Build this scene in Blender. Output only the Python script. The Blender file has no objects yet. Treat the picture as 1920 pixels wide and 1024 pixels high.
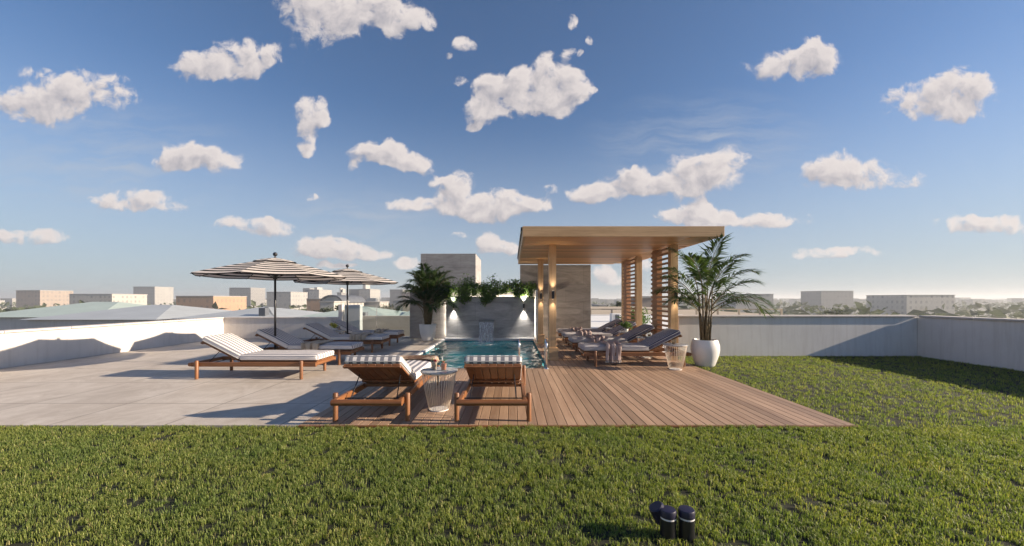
import bpy, bmesh, math, random
import numpy as np
from mathutils import Vector, Matrix, noise as mnoise
random.seed(7)
R = math.radians
S = bpy.context.scene
COL = S.collection

# ------------------------------------------------------------------ camera
cam_d = bpy.data.cameras.new("camera"); cam = bpy.data.objects.new("camera", cam_d)
COL.objects.link(cam); S.camera = cam
cam.location = (0, 0, 1.3); cam.rotation_euler = (R(90), 0, 0)
cam_d.sensor_width = 36; cam_d.lens = 13.5; cam_d.shift_y = 49/1920
cam_d.clip_start = 0.05; cam_d.clip_end = 9000

# ------------------------------------------------------------------ light
SUN_EL, SUN_AZ = 20.0, -4.5          # azimuth measured from +X towards +Y
sun_vec = Vector((math.cos(R(SUN_EL))*math.cos(R(SUN_AZ)), math.cos(R(SUN_EL))*math.sin(R(SUN_AZ)), math.sin(R(SUN_EL))))
sd = bpy.data.lights.new("sun", 'SUN'); sd.energy = 5.0; sd.angle = R(0.6); sd.color = (1.0, 0.83, 0.63)
sun = bpy.data.objects.new("sun", sd); COL.objects.link(sun)
sun.rotation_euler = (-sun_vec).to_track_quat('-Z', 'Y').to_euler()
S.view_settings.view_transform = 'Standard'; S.view_settings.look = 'None'
S.view_settings.exposure = 1.05; S.view_settings.gamma = 1.0
S.render.engine = 'CYCLES'
S.cycles.use_denoising = True
S.cycles.max_bounces = 10; S.cycles.transparent_max_bounces = 16
S.cycles.diffuse_bounces = 4; S.cycles.glossy_bounces = 4; S.cycles.transmission_bounces = 8
S.cycles.sample_clamp_indirect = 6.0; S.cycles.caustics_refractive = False
S.cycles.use_adaptive_sampling = True; S.cycles.adaptive_threshold = 0.01

# clouds: (x, y, rx, ry) measured on the sky's tangent plane (units of 1/720)
CLOUDS = [
 (612,38,56,46),(598,8,70,34),(722,22,50,34),(742,48,26,30),(686,10,55,22),(785,36,28,15),(812,46,12,10),(655,50,22,22),
 (585,205,28,25),(605,222,15,12),(574,250,20,28),(576,278,14,12),
 (910,190,26,36), (945,176,32,38), (916,192,22,34),(948,186,30,32),(1000,172,42,42),(1030,122,17,22),(1055,162,42,30),(1082,152,22,22),(1050,202,30,16),(1086,186,16,13),(880,206,16,20),(892,236,18,7),(1113,165,9,8),(968,140,18,18),(925,165,20,14),
 (1066,103,11,12),(1084,103,5,8),(1100,75,9,11),(1066,40,12,15),(872,85,20,15),(845,107,9,6),(862,148,12,11),
 (688,288,27,20),(728,288,36,18),(727,270,12,12),(768,300,36,13),(800,312,14,18),(815,338,15,11),(662,312,11,11),(745,308,44,10),
 (868,342,26,25),(845,336,16,11),(757,379,32,12),(800,383,16,9),(870,384,70,22),(928,380,72,20),(990,383,38,15),(920,404,42,13),(852,372,34,18),
 (1115,360,46,15),(1190,332,32,24),(1180,356,70,18),(1260,338,70,22),(1310,318,48,25),(1345,306,46,24),(1290,348,70,15),(1030,352,14,11),
 (1302,400,38,26),(1310,384,22,17),(1255,409,28,13),(1340,408,36,18),
 (640,463,60,15),(598,457,46,14),(620,472,64,11),(695,476,38,8),(928,465,46,16),(914,450,20,14),(958,470,24,10),(858,445,14,6),(765,494,28,8),(580,366,14,6),(630,496,40,5),
 (1140,516,30,13),(1128,506,18,10),(1210,500,20,10),
 (450,110,90,32),(400,135,70,22),(380,300,80,22),(345,290,40,25),(480,425,70,15),(250,380,90,20),(130,170,120,42),(70,200,80,30),(60,440,80,14),(520,505,50,6),
 (1490,120,80,26),(1530,100,40,30),(1610,330,110,24),(1570,310,50,28),(1440,410,70,15),(1760,190,110,34),(1800,170,50,40),(1860,420,90,16),(1560,470,80,10),
]
def build_world():
    w = bpy.data.worlds.new("World"); S.world = w; w.use_nodes = True
    nt = w.node_tree; N = nt.nodes; L = nt.links
    for n in list(N): N.remove(n)
    # node group: signed cloud field
    g = bpy.data.node_groups.new("cloud_field", 'ShaderNodeTree')
    g.interface.new_socket("P", in_out='INPUT', socket_type='NodeSocketVector')
    g.interface.new_socket("F", in_out='OUTPUT', socket_type='NodeSocketFloat')
    gn, gl = g.nodes, g.links
    gi = gn.new('NodeGroupInput'); go = gn.new('NodeGroupOutput')
    sep = gn.new('ShaderNodeSeparateXYZ'); gl.new(gi.outputs[0], sep.inputs[0])
    def comb(o):
        c = gn.new('ShaderNodeCombineXYZ')
        for k in range(3): gl.new(o, c.inputs[k])
        return c.outputs[0]
    U, V = comb(sep.outputs[0]), comb(sep.outputs[1])
    def vm(op, *a):
        n = gn.new('ShaderNodeVectorMath'); n.operation = op
        for k, x in enumerate(a):
            if isinstance(x, (tuple, list)): n.inputs[k].default_value = x
            else: gl.new(x, n.inputs[k])
        return n.outputs[0]
    run = None
    cl = list(CLOUDS)
    while len(cl) % 3: cl.append(cl[-1])
    for k in range(0, len(cl), 3):
        tr = cl[k:k+3]
        tr = [(t[0], t[1], t[2]*1.0+1, t[3]*.96+1) for t in tr]; iu = [720/t[2] for t in tr]; cu = [-(t[0]-960)/t[2] for t in tr]
        iv = [720/t[3] for t in tr]; cv = [-(561-t[1])/t[3] for t in tr]
        a = vm('MULTIPLY_ADD', U, iu, cu); b = vm('MULTIPLY_ADD', V, iv, cv)
        d = vm('MULTIPLY_ADD', b, b, vm('MULTIPLY', a, a))
        e = vm('DIVIDE', tuple(1.0 if t[2] > 24 else (.86 if t[2] > 15.5 else .74) for t in tr), vm('MULTIPLY_ADD', vm('MULTIPLY', d, d), d, (1, 1, 1))); run = e if run is None else vm('ADD', run, e)
    s2 = gn.new('ShaderNodeSeparateXYZ'); gl.new(run, s2.inputs[0])
    def m(op, a, b=None, c=None):
        n = gn.new('ShaderNodeMath'); n.operation = op
        for k, x in enumerate((a, b, c)):
            if x is None: continue
            if isinstance(x, (int, float)): n.inputs[k].default_value = x
            else: gl.new(x, n.inputs[k])
        return n.outputs[0]
    sm = m('ADD', m('ADD', s2.outputs[0], s2.outputs[1]), s2.outputs[2])
    gate = m('MINIMUM', m('MULTIPLY', sm, 2.6), 1.0)
    f = m('SUBTRACT', m('MINIMUM', sm, 1.35), 0.58)
    nz = gn.new('ShaderNodeTexNoise'); nz.inputs['Scale'].default_value = 17; nz.inputs['Detail'].default_value = 10; nz.inputs['Roughness'].default_value = 0.62
    gl.new(gi.outputs[0], nz.inputs['Vector'])
    f = m('ADD', f, m('MULTIPLY', m('MULTIPLY', m('SUBTRACT', nz.outputs['Fac'], 0.5), 3.7), gate))
    vo = gn.new('ShaderNodeTexVoronoi'); vo.feature = 'F1'; vo.inputs['Scale'].default_value = 26; vo.inputs['Detail'].default_value = 2.5; vo.inputs['Roughness'].default_value = .5; vo.normalize = True
    gl.new(gi.outputs[0], vo.inputs['Vector'])
    f = m('ADD', f, m('MULTIPLY', m('MULTIPLY', m('SUBTRACT', 0.36, vo.outputs['Distance']), 1.5), gate))
    gl.new(f, go.inputs[0])
    # world nodes
    def W(t, **kw):
        n = N.new(t)
        for k, v in kw.items(): setattr(n, k, v)
        return n
    def wm(op, a, b=None, c=None, clamp=False):
        n = N.new('ShaderNodeMath'); n.operation = op; n.use_clamp = clamp
        for k, x in enumerate((a, b, c)):
            if x is None: continue
            if isinstance(x, (int, float)): n.inputs[k].default_value = x
            else: L.new(x, n.inputs[k])
        return n.outputs[0]
    def mix(f, a, b):
        n = N.new('ShaderNodeMix'); n.data_type = 'RGBA'
        for k, x in ((0, f), (6, a), (7, b)):
            if isinstance(x, (int, float)): n.inputs[k].default_value = x
            elif isinstance(x, tuple): n.inputs[k].default_value = x + (1,)
            else: L.new(x, n.inputs[k])
        return n.outputs[2]
    tc = W('ShaderNodeTexCoord'); sp = W('ShaderNodeSeparateXYZ'); L.new(tc.outputs['Generated'], sp.inputs[0])
    y = wm('MAXIMUM', sp.outputs[1], 0.02)
    u = wm('DIVIDE', sp.outputs[0], y); v = wm('DIVIDE', sp.outputs[2], y)
    P = W('ShaderNodeCombineXYZ'); L.new(u, P.inputs[0]); L.new(v, P.inputs[1])
    # warp
    nz = W('ShaderNodeTexNoise'); nz.inputs['Scale'].default_value = 9; nz.inputs['Detail'].default_value = 3
    L.new(P.outputs[0], nz.inputs['Vector'])
    wv = W('ShaderNodeVectorMath', operation='SUBTRACT'); L.new(nz.outputs['Color'], wv.inputs[0]); wv.inputs[1].default_value = (.5, .5, .5)
    wa = W('ShaderNodeVectorMath', operation='MULTIPLY_ADD'); L.new(wv.outputs[0], wa.inputs[0]); wa.inputs[1].default_value = (.075, .06, 0); L.new(P.outputs[0], wa.inputs[2])
    def field(off):
        o = W('ShaderNodeVectorMath', operation='ADD'); L.new(wa.outputs[0], o.inputs[0]); o.inputs[1].default_value = off
        gg = W('ShaderNodeGroup'); gg.node_tree = g; L.new(o.outputs[0], gg.inputs[0]); return gg.outputs[0]
    F0 = field((0, 0, 0)); F1 = field((0.016, 0.024, 0))
    ss = W('ShaderNodeMapRange', interpolation_type='SMOOTHSTEP'); L.new(F0, ss.inputs[0]); ss.inputs[1].default_value = -0.2; ss.inputs[2].default_value = 0.66
    front = W('ShaderNodeMapRange'); L.new(sp.outputs[1], front.inputs[0]); front.inputs[1].default_value = 0.03; front.inputs[2].default_value = 0.12
    mask = wm('MULTIPLY', wm('MULTIPLY', ss.outputs[0], front.outputs[0]), 0.97)
    lit = wm('MULTIPLY_ADD', wm('SUBTRACT', F0, F1), 0.50, 0.66, clamp=True)
    core = W('ShaderNodeMapRange'); L.new(F0, core.inputs[0]); core.inputs[1].default_value = 0.3; core.inputs[2].default_value = 1.2; core.inputs[3].default_value = 0.0; core.inputs[4].default_value = 0.22
    lit = wm('SUBTRACT', lit, core.outputs[0], clamp=True)
    ccol = mix(lit, CLOUD_DARK, CLOUD_LIT)
    # high thin streaks
    mp = W('ShaderNodeMapping'); mp.inputs['Rotation'].default_value = (0, 0, R(-18)); mp.inputs['Scale'].default_value = (2.2, 16, 1)
    L.new(wa.outputs[0], mp.inputs[0])
    cz = W('ShaderNodeTexNoise'); cz.inputs['Scale'].default_value = 1.6; cz.inputs['Detail'].default_value = 7; cz.inputs['Roughness'].default_value = .62
    L.new(mp.outputs[0], cz.inputs['Vector'])
    def blob(cx, cy, rx, ry):
        a = wm('MULTIPLY_ADD', u, 720/rx, -(cx-960)/rx); b = wm('MULTIPLY_ADD', v, 720/ry, -(561-cy)/ry)
        return wm('SUBTRACT', 1.0, wm('SQRT', wm('ADD', wm('MULTIPLY', a, a), wm('MULTIPLY', b, b))), clamp=True)
    cm = wm('ADD', wm('ADD', blob(1330, 270, 260, 110), blob(660, 410, 190, 75)), blob(200, 300, 300, 120), clamp=True)
    cr = W('ShaderNodeMapRange'); L.new(cz.outputs['Fac'], cr.inputs[0]); cr.inputs[1].default_value = .42; cr.inputs[2].default_value = .75
    cirrus = wm('MULTIPLY', wm('MULTIPLY', cm, cr.outputs[0]), 0.8)
    sky = W('ShaderNodeTexSky', sky_type='NISHITA', sun_disc=False)
    sky.sun_elevation = R(SUN_EL); sky.sun_rotation = R(90 - SUN_AZ); sky.altitude = 100
    sky.air_density = 1.0; sky.dust_density = SKY_DUST; sky.ozone_density = 2.0
    hz = W('ShaderNodeMapRange', interpolation_type='SMOOTHSTEP'); L.new(sp.outputs[2], hz.inputs[0]); hz.inputs[1].default_value = -.02; hz.inputs[2].default_value = .46; hz.inputs[3].default_value = .82; hz.inputs[4].default_value = 0
    tn = W('ShaderNodeVectorMath', operation='MULTIPLY'); L.new(sky.outputs[0], tn.inputs[0]); tn.inputs[1].default_value = (.84, .98, 1.17)
    c = mix(hz.outputs[0], tn.outputs[0], HORIZON)
    c = mix(cirrus, c, CIRRUS)
    c = mix(mask, c, ccol)
    bg = W('ShaderNodeBackground'); bg.inputs[1].default_value = SKY_STRENGTH; L.new(c, bg.inputs[0])
    out = W('ShaderNodeOutputWorld'); L.new(bg.outputs[0], out.inputs[0])
SKY_STRENGTH = 0.055; SKY_DUST = 0.35
CLOUD_LIT = (7.6, 6.9, 6.6); CLOUD_DARK = (3.0, 3.0, 3.5); CIRRUS = (4.6, 4.9, 5.4); HORIZON = (3.9, 4.4, 5.0)
build_world()

# ------------------------------------------------------------------ materials
def new_mat(name):
    m = bpy.data.materials.new(name); m.use_nodes = True
    nt = m.node_tree; b = nt.nodes['Principled BSDF']
    return m, nt, b
def nd(nt, t, **kw):
    n = nt.nodes.new(t)
    for k, v in kw.items(): setattr(n, k, v)
    return n
def mth(nt, op, a, b=None, c=None, clamp=False):
    n = nt.nodes.new('ShaderNodeMath'); n.operation = op; n.use_clamp = clamp
    for k, x in enumerate((a, b, c)):
        if x is None: continue
        if isinstance(x, (int, float)): n.inputs[k].default_value = x
        else: nt.links.new(x, n.inputs[k])
    return n.outputs[0]
def mixc(nt, f, a, b, blend='MIX'):
    n = nt.nodes.new('ShaderNodeMix'); n.data_type = 'RGBA'; n.blend_type = blend
    for k, x in ((0, f), (6, a), (7, b)):
        if isinstance(x, (int, float)): n.inputs[k].default_value = x
        elif isinstance(x, (tuple, list)): n.inputs[k].default_value = tuple(x)[:3] + (1,)
        else: nt.links.new(x, n.inputs[k])
    return n.outputs[2]
def tex_noise(nt, scale=(1, 1, 1), s=5, detail=5, rough=.55, dist=0, coord='Object', off=None):
    tc = nd(nt, 'ShaderNodeTexCoord'); mp = nd(nt, 'ShaderNodeMapping'); mp.inputs['Scale'].default_value = scale
    nt.links.new(tc.outputs[coord], mp.inputs[0])
    v = mp.outputs[0]
    if off is not None:
        ad = nd(nt, 'ShaderNodeVectorMath', operation='ADD'); nt.links.new(v, ad.inputs[0]); nt.links.new(off, ad.inputs[1]); v = ad.outputs[0]
    n = nd(nt, 'ShaderNodeTexNoise'); n.inputs['Scale'].default_value = s; n.inputs['Detail'].default_value = detail
    n.inputs['Roughness'].default_value = rough; n.inputs['Distortion'].default_value = dist
    nt.links.new(v, n.inputs['Vector']); return n.outputs['Fac']
def ramp(nt, f, stops):
    n = nd(nt, 'ShaderNodeValToRGB'); e = n.color_ramp.elements
    while len(e) < len(stops): e.new(0.5)
    for k, (p, c) in enumerate(stops): e[k].position = p; e[k].color = tuple(c)[:3] + (1,)
    nt.links.new(f, n.inputs[0]); return n.outputs[0]
def bump(nt, b, h, strength=.3, dist=.01):
    n = nd(nt, 'ShaderNodeBump'); n.inputs['Strength'].default_value = strength; n.inputs['Distance'].default_value = dist
    nt.links.new(h, n.inputs['Height']); nt.links.new(n.outputs[0], b.inputs['Normal'])
def plain(name, col, rough=.6, var=.12, s=8, metal=0, bmp=0, spec=.5):
    m, nt, b = new_mat(name)
    f = tex_noise(nt, s=s)
    lo = [c*(1-var) for c in col]; hi = [min(1, c*(1+var)) for c in col]
    nt.links.new(ramp(nt, f, [(.3, lo), (.7, hi)]), b.inputs['Base Color'])
    b.inputs['Roughness'].default_value = rough; b.inputs['Metallic'].default_value = metal
    b.inputs['Specular IOR Level'].default_value = spec
    if bmp: bump(nt, b, tex_noise(nt, s=s*8), bmp, .004)
    return m
def wood(name, dark, light, axis=0, s=9, rough=.45, island=False, spec=.5):
    m, nt, b = new_mat(name)
    sc = [1.0, 1.0, 1.0]; sc[axis] = 0.07
    off = None; rnd = None
    if island:
        ge = nd(nt, 'ShaderNodeNewGeometry'); rnd = ge.outputs['Random Per Island']
        cb = nd(nt, 'ShaderNodeCombineXYZ')
        for k in range(3): nt.links.new(mth(nt, 'MULTIPLY', rnd, 37.0+11*k), cb.inputs[k])
        off = cb.outputs[0]
    f = tex_noise(nt, sc, s, 7, .62, .6, off=off)
    f2 = tex_noise(nt, [c*6 for c in sc], s, 4, .6, off=off)
    f3 = mth(nt, 'ADD', mth(nt, 'MULTIPLY', f, .75), mth(nt, 'MULTIPLY', f2, .25))
    col = ramp(nt, f3, [(.32, dark), (.68, light)])
    if island:
        k = mth(nt, 'MULTIPLY_ADD', rnd, .5, .75)
        cc = nd(nt, 'ShaderNodeCombineXYZ')
        for i in range(3): nt.links.new(k, cc.inputs[i])
        col = mixc(nt, 1.0, col, cc.outputs[0], 'MULTIPLY')
    nt.links.new(col, b.inputs['Base Color'])
    rr = nd(nt, 'ShaderNodeMapRange'); nt.links.new(f2, rr.inputs[0]); rr.inputs[3].default_value = rough-.1; rr.inputs[4].default_value = rough+.15
    nt.links.new(rr.outputs[0], b.inputs['Roughness']); b.inputs['Specular IOR Level'].default_value = spec
    bump(nt, b, f2, .25, .003)
    return m
TD, TL = (.11, .042, .016), (.28, .115, .042)
M = {}
for k, ax in (('x', 0), ('y', 1), ('z', 2)):
    M['teak_'+k] = wood('teak_wood_'+k, TD, TL, ax, 14)
    M['oak_'+k] = wood('oak_wood_'+k, (.39, .235, .112), (.66, .445, .25), ax, 10, .5)
M['ceil'] = wood('ceiling_wood', (.27, .14, .06), (.40, .225, .105), 0, 6, .45)
M['cedar_y'] = wood('cedar_slat_wood', (.27, .135, .07), (.42, .235, .125), 1, 8, .5)
M['cedar_z'] = wood('cedar_stile_wood', (.29, .15, .075), (.44, .25, .135), 2, 8, .5)
M['deck'] = wood('deck_board_wood', (.26, .165, .11), (.41, .282, .195), 1, 12, .5, True, .35)
M['white'] = plain('white_paint', (.72, .71, .70), .6, .05, 3)
M['pot'] = plain('white_glazed_pot', (.76, .75, .74), .35, .04, 4)
M['black'] = plain('black_metal', (.012, .012, .016), .35, .2, 20)
M['blackcap'] = plain('navy_black_cap', (.012, .011, .035), .45, .2, 20)
M['steel'] = plain('brushed_steel', (.75, .75, .76), .18, .05, 30, 1)
M['brass'] = plain('champagne_wire', (.80, .69, .57), .4, .06, 20, .05)
M['soil'] = plain('soil', (.04, .028, .02), .9, .4, 40, bmp=.6)
M['led'] = None
def emit(name, col, st):
    m, nt, b = new_mat(name)
    b.inputs['Base Color'].default_value = tuple(col)+(1,)
    b.inputs['Emission Color'].default_value = tuple(col)+(1,); b.inputs['Emission Strength'].default_value = st
    return m
M['led'] = emit('led_strip_light', (1, .90, .76), 11.0)
M['lens'] = emit('lamp_lens', (1, .84, .62), 2.0)
def stone(name, dark, light, joint=True, tile=(1.2, .6)):
    m, nt, b = new_mat(name)
    tc0 = nd(nt, 'ShaderNodeTexCoord'); mp0 = nd(nt, 'ShaderNodeMapping'); mp0.inputs['Rotation'].default_value = (0, R(16), 0); mp0.inputs['Scale'].default_value = (.5, 1, 2.2)
    nt.links.new(tc0.outputs['Object'], mp0.inputs[0]); fn = nd(nt, 'ShaderNodeTexNoise'); fn.inputs['Scale'].default_value = 1.7; fn.inputs['Detail'].default_value = 9; fn.inputs['Roughness'].default_value = .6; fn.inputs['Distortion'].default_value = 1.2
    nt.links.new(mp0.outputs[0], fn.inputs['Vector']); f = fn.outputs['Fac']
    g = tex_noise(nt, (1.2, 1, 5), 5, 6, .65, .9)
    h = mth(nt, 'ADD', mth(nt, 'MULTIPLY', f, .78), mth(nt, 'MULTIPLY', g, .22))
    mid = [(a+c)/2 for a, c in zip(dark, light)]
    col = ramp(nt, h, [(.34, dark), (.5, mid), (.66, light)])
    if joint:
        tc = nd(nt, 'ShaderNodeTexCoord'); sp = nd(nt, 'ShaderNodeSeparateXYZ'); cb = nd(nt, 'ShaderNodeCombineXYZ')
        nt.links.new(tc.outputs['Object'], sp.inputs[0]); nt.links.new(sp.outputs[0], cb.inputs[0]); nt.links.new(sp.outputs[2], cb.inputs[1])
        bk = nd(nt, 'ShaderNodeTexBrick'); bk.inputs['Scale'].default_value = 1; bk.inputs['Mortar Size'].default_value = .004
        bk.inputs['Brick Width'].default_value = tile[0]; bk.inputs['Row Height'].default_value = tile[1]
        bk.inputs['Color1'].default_value = (1, 1, 1, 1); bk.inputs['Color2'].default_value = (.86, .86, .87, 1); bk.inputs['Mortar'].default_value = (.55, .55, .55, 1)
        nt.links.new(cb.outputs[0], bk.inputs[0])
        col = mixc(nt, 1.0, col, bk.outputs[0], 'MULTIPLY')
    nt.links.new(col, b.inputs['Base Color']); b.inputs['Roughness'].default_value = .55
    bump(nt, b, g, .2, .004)
    return m
M['stone'] = stone('grey_veined_stone', (.27, .262, .26), (.60, .585, .57))
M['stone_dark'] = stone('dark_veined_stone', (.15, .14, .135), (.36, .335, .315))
M['steel_dark'] = plain('dark_steel', (.18, .18, .19), .3, .1, 20, .9)
M['travertine'] = stone('warm_grey_stone', (.26, .24, .23), (.48, .45, .425))
def render_coat(name, col):
    m, nt, b = new_mat(name)
    f = tex_noise(nt, (1, 1, 1), 1.1, 8, .65, .4); g = tex_noise(nt, (5, 5, .35), 2.2, 6, .65, .3)
    c = ramp(nt, f, [(.3, [x*.90 for x in col]), (.7, [x*1.04 for x in col])])
    c = mixc(nt, 1.0, c, ramp(nt, g, [(.34, (.90, .89, .88)), (.52, (1, 1, 1))]), 'MULTIPLY')
    nt.links.new(c, b.inputs['Base Color']); b.inputs['Roughness'].default_value = .8; bump(nt, b, tex_noise(nt, s=45), .15, .004); return m
M['stucco'] = render_coat('pale_stucco', (.60, .565, .54)); M['white_render'] = render_coat('white_render', (.70, .69, .68))
def paving():
    m, nt, b = new_mat('limestone_paving')
    f = tex_noise(nt, (1, 1, 1), 1.3, 9, .65, .5)
    col = ramp(nt, f, [(.3, (.47, .42, .365)), (.7, (.60, .545, .485))])
    tc = nd(nt, 'ShaderNodeTexCoord')
    bk = nd(nt, 'ShaderNodeTexBrick'); bk.offset = 0; bk.inputs['Scale'].default_value = 1; bk.inputs['Mortar Size'].default_value = .008
    bk.inputs['Brick Width'].default_value = 1.2; bk.inputs['Row Height'].default_value = 1.2
    bk.inputs['Color1'].default_value = (1, 1, 1, 1); bk.inputs['Color2'].default_value = (.92, .92, .93, 1); bk.inputs['Mortar'].default_value = (.45, .43, .41, 1)
    nt.links.new(tc.outputs['Object'], bk.inputs[0])
    st = tex_noise(nt, (1, .6, 1), 2.3, 9, .72, 1.5); st = ramp(nt, st, [(.42, (.84, .82, .80)), (.58, (1, 1, 1))])
    col = mixc(nt, 1.0, mixc(nt, 1.0, col, bk.outputs[0], 'MULTIPLY'), st, 'MULTIPLY')
    nt.links.new(col, b.inputs['Base Color'])
    b.inputs['Roughness'].default_value = .6; bump(nt, b, tex_noise(nt, s=60), .1, .003)
    return m
M['paving'] = paving()
def fabric(name, a, c, period, duty=.5, axis=1):
    m, nt, b = new_mat(name)
    tc = nd(nt, 'ShaderNodeTexCoord'); sp = nd(nt, 'ShaderNodeSeparateXYZ'); nt.links.new(tc.outputs['Object'], sp.inputs[0])
    t = mth(nt, 'FRACT', mth(nt, 'MULTIPLY_ADD', sp.outputs[axis], 1/period, 100.25))
    st = nd(nt, 'ShaderNodeMapRange'); nt.links.new(mth(nt, 'ABSOLUTE', mth(nt, 'SUBTRACT', t, .5)), st.inputs[0])
    st.inputs[1].default_value = duty/2-.02; st.inputs[2].default_value = duty/2+.02
    col = mixc(nt, st.outputs[0], c, a)
    n = tex_noise(nt, s=160, detail=2); n2 = tex_noise(nt, s=6)
    k = mth(nt, 'ADD', mth(nt, 'MULTIPLY', n, .25), mth(nt, 'MULTIPLY_ADD', n2, .14, .8))
    cc = nd(nt, 'ShaderNodeCombineXYZ')
    for i in range(3): nt.links.new(k, cc.inputs[i])
    nt.links.new(mixc(nt, 1, col, cc.outputs[0], 'MULTIPLY'), b.inputs['Base Color'])
    b.inputs['Roughness'].default_value = .9; b.inputs['Specular IOR Level'].default_value = .15
    bump(nt, b, n, .25, .002)
    return m
M['stripe'] = fabric('striped_canvas', (.74, .70, .68), (.21, .21, .245), .084)
M['stripe_navy'] = fabric('navy_striped_canvas', (.68, .66, .66), (.095, .095, .145), .062, .60)
M['stripe_grey'] = fabric('grey_striped_canvas', (.52, .50, .50), (.36, .35, .37), .062, .5)
M['piping'] = plain('piping_cloth', (.55, .53, .53), .9, .1)
M['throw_brown'] = fabric('brown_throw_cloth', (.40, .32, .30), (.27, .205, .20), .16, .3, 0)
M['throw_beige'] = fabric('beige_throw_cloth', (.46, .39, .31), (.33, .265, .20), .15, .25, 0)
M['throw_pattern'] = fabric('patterned_throw_cloth', (.42, .32, .24), (.14, .085, .06), .045, .5, 0)
M['fringe'] = plain('pale_fringe', (.52, .48, .46), .9)
def cloth2(name, col):
    m, nt, b = new_mat(name)
    b.inputs['Base Color'].default_value = col+(1,); b.inputs['Roughness'].default_value = .9; b.inputs['Specular IOR Level'].default_value = .1
    tr = nd(nt, 'ShaderNodeBsdfTranslucent'); tr.inputs[0].default_value = col+(1,)
    mx = nd(nt, 'ShaderNodeMixShader'); mx.inputs[0].default_value = .45
    nt.links.new(b.outputs[0], mx.inputs[1]); nt.links.new(tr.outputs[0], mx.inputs[2])
    nt.links.new(mx.outputs[0], nt.nodes['Material Output'].inputs[0]); return m
M['canopy_white'] = cloth2('white_canopy_cloth', (.82, .77, .73)); M['canopy_black'] = cloth2('black_canopy_cloth', (.02, .018, .02))
def leaf(name, c1, c2, trans=.3, rough=.45):
    m, nt, b = new_mat(name)
    ge = nd(nt, 'ShaderNodeNewGeometry')
    col = ramp(nt, ge.outputs['Random Per Island'], [(0, c1), (1, c2)])
    if name == 'grass_blade':
        col = ramp(nt, ge.outputs['Random Per Island'], [(0, c1), (.90, c2), (.96, (.42, .38, .18))])
        pz = tex_noise(nt, s=1.7, detail=5); col = mixc(nt, 1.0, col, ramp(nt, pz, [(.32, (.74, .82, .78)), (.68, (1.12, 1.02, .95))]), 'MULTIPLY')
    nt.links.new(col, b.inputs['Base Color']); b.inputs['Roughness'].default_value = rough; b.inputs['Specular IOR Level'].default_value = .3
    tr = nd(nt, 'ShaderNodeBsdfTranslucent'); nt.links.new(mixc(nt, 1, col, (1.5, 1.6, .7), 'MULTIPLY'), tr.inputs[0])
    mx = nd(nt, 'ShaderNodeMixShader'); mx.inputs[0].default_value = trans
    nt.links.new(b.outputs[0], mx.inputs[1]); nt.links.new(tr.outputs[0], mx.inputs[2])
    nt.links.new(mx.outputs[0], nt.nodes['Material Output'].inputs[0]); return m
M['palm'] = leaf('palm_leaf', (.03, .055, .018), (.075, .12, .035))
M['palm_dark'] = leaf('dark_palm_leaf', (.022, .042, .018), (.055, .09, .03))
M['vine'] = leaf('vine_leaf', (.05, .10, .025), (.18, .28, .07))
M['bush'] = leaf('shrub_leaf', (.05, .10, .02), (.12, .20, .05))
M['tree'] = leaf('tree_leaf', (.045, .06, .03), (.09, .11, .05), .15, .7)
M['petal'] = leaf('white_petal', (.62, .60, .52), (.78, .76, .68), .2)
M['yellow'] = leaf('yellow_petal', (.55, .42, .06), (.50, .55, .15), .2)
M['stem'] = plain('brown_stem', (.12, .075, .045), .8, .35, 30)
M['cane'] = plain('palm_cane', (.15, .11, .055), .7, .35, 25)
M['bark'] = plain('bark', (.10, .075, .05), .9, .3, 5)
M['grass'] = leaf('grass_blade', (.10, .148, .036), (.30, .35, .105), .4, .5)
M['lawn_soil'] = plain('lawn_soil', (.016, .018, .007), .95, .4, 30, bmp=.5)
M['tile'] = None
def pool_tile():
    m, nt, b = new_mat('turquoise_pool_tile')
    f = tex_noise(nt, s=2.0, detail=6)
    nt.links.new(ramp(nt, f, [(.3, (.010, .125, .185)), (.7, (.032, .25, .31))]), b.inputs['Base Color'])
    b.inputs['Roughness'].default_value = .3; return m
M['tile'] = pool_tile()
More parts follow.
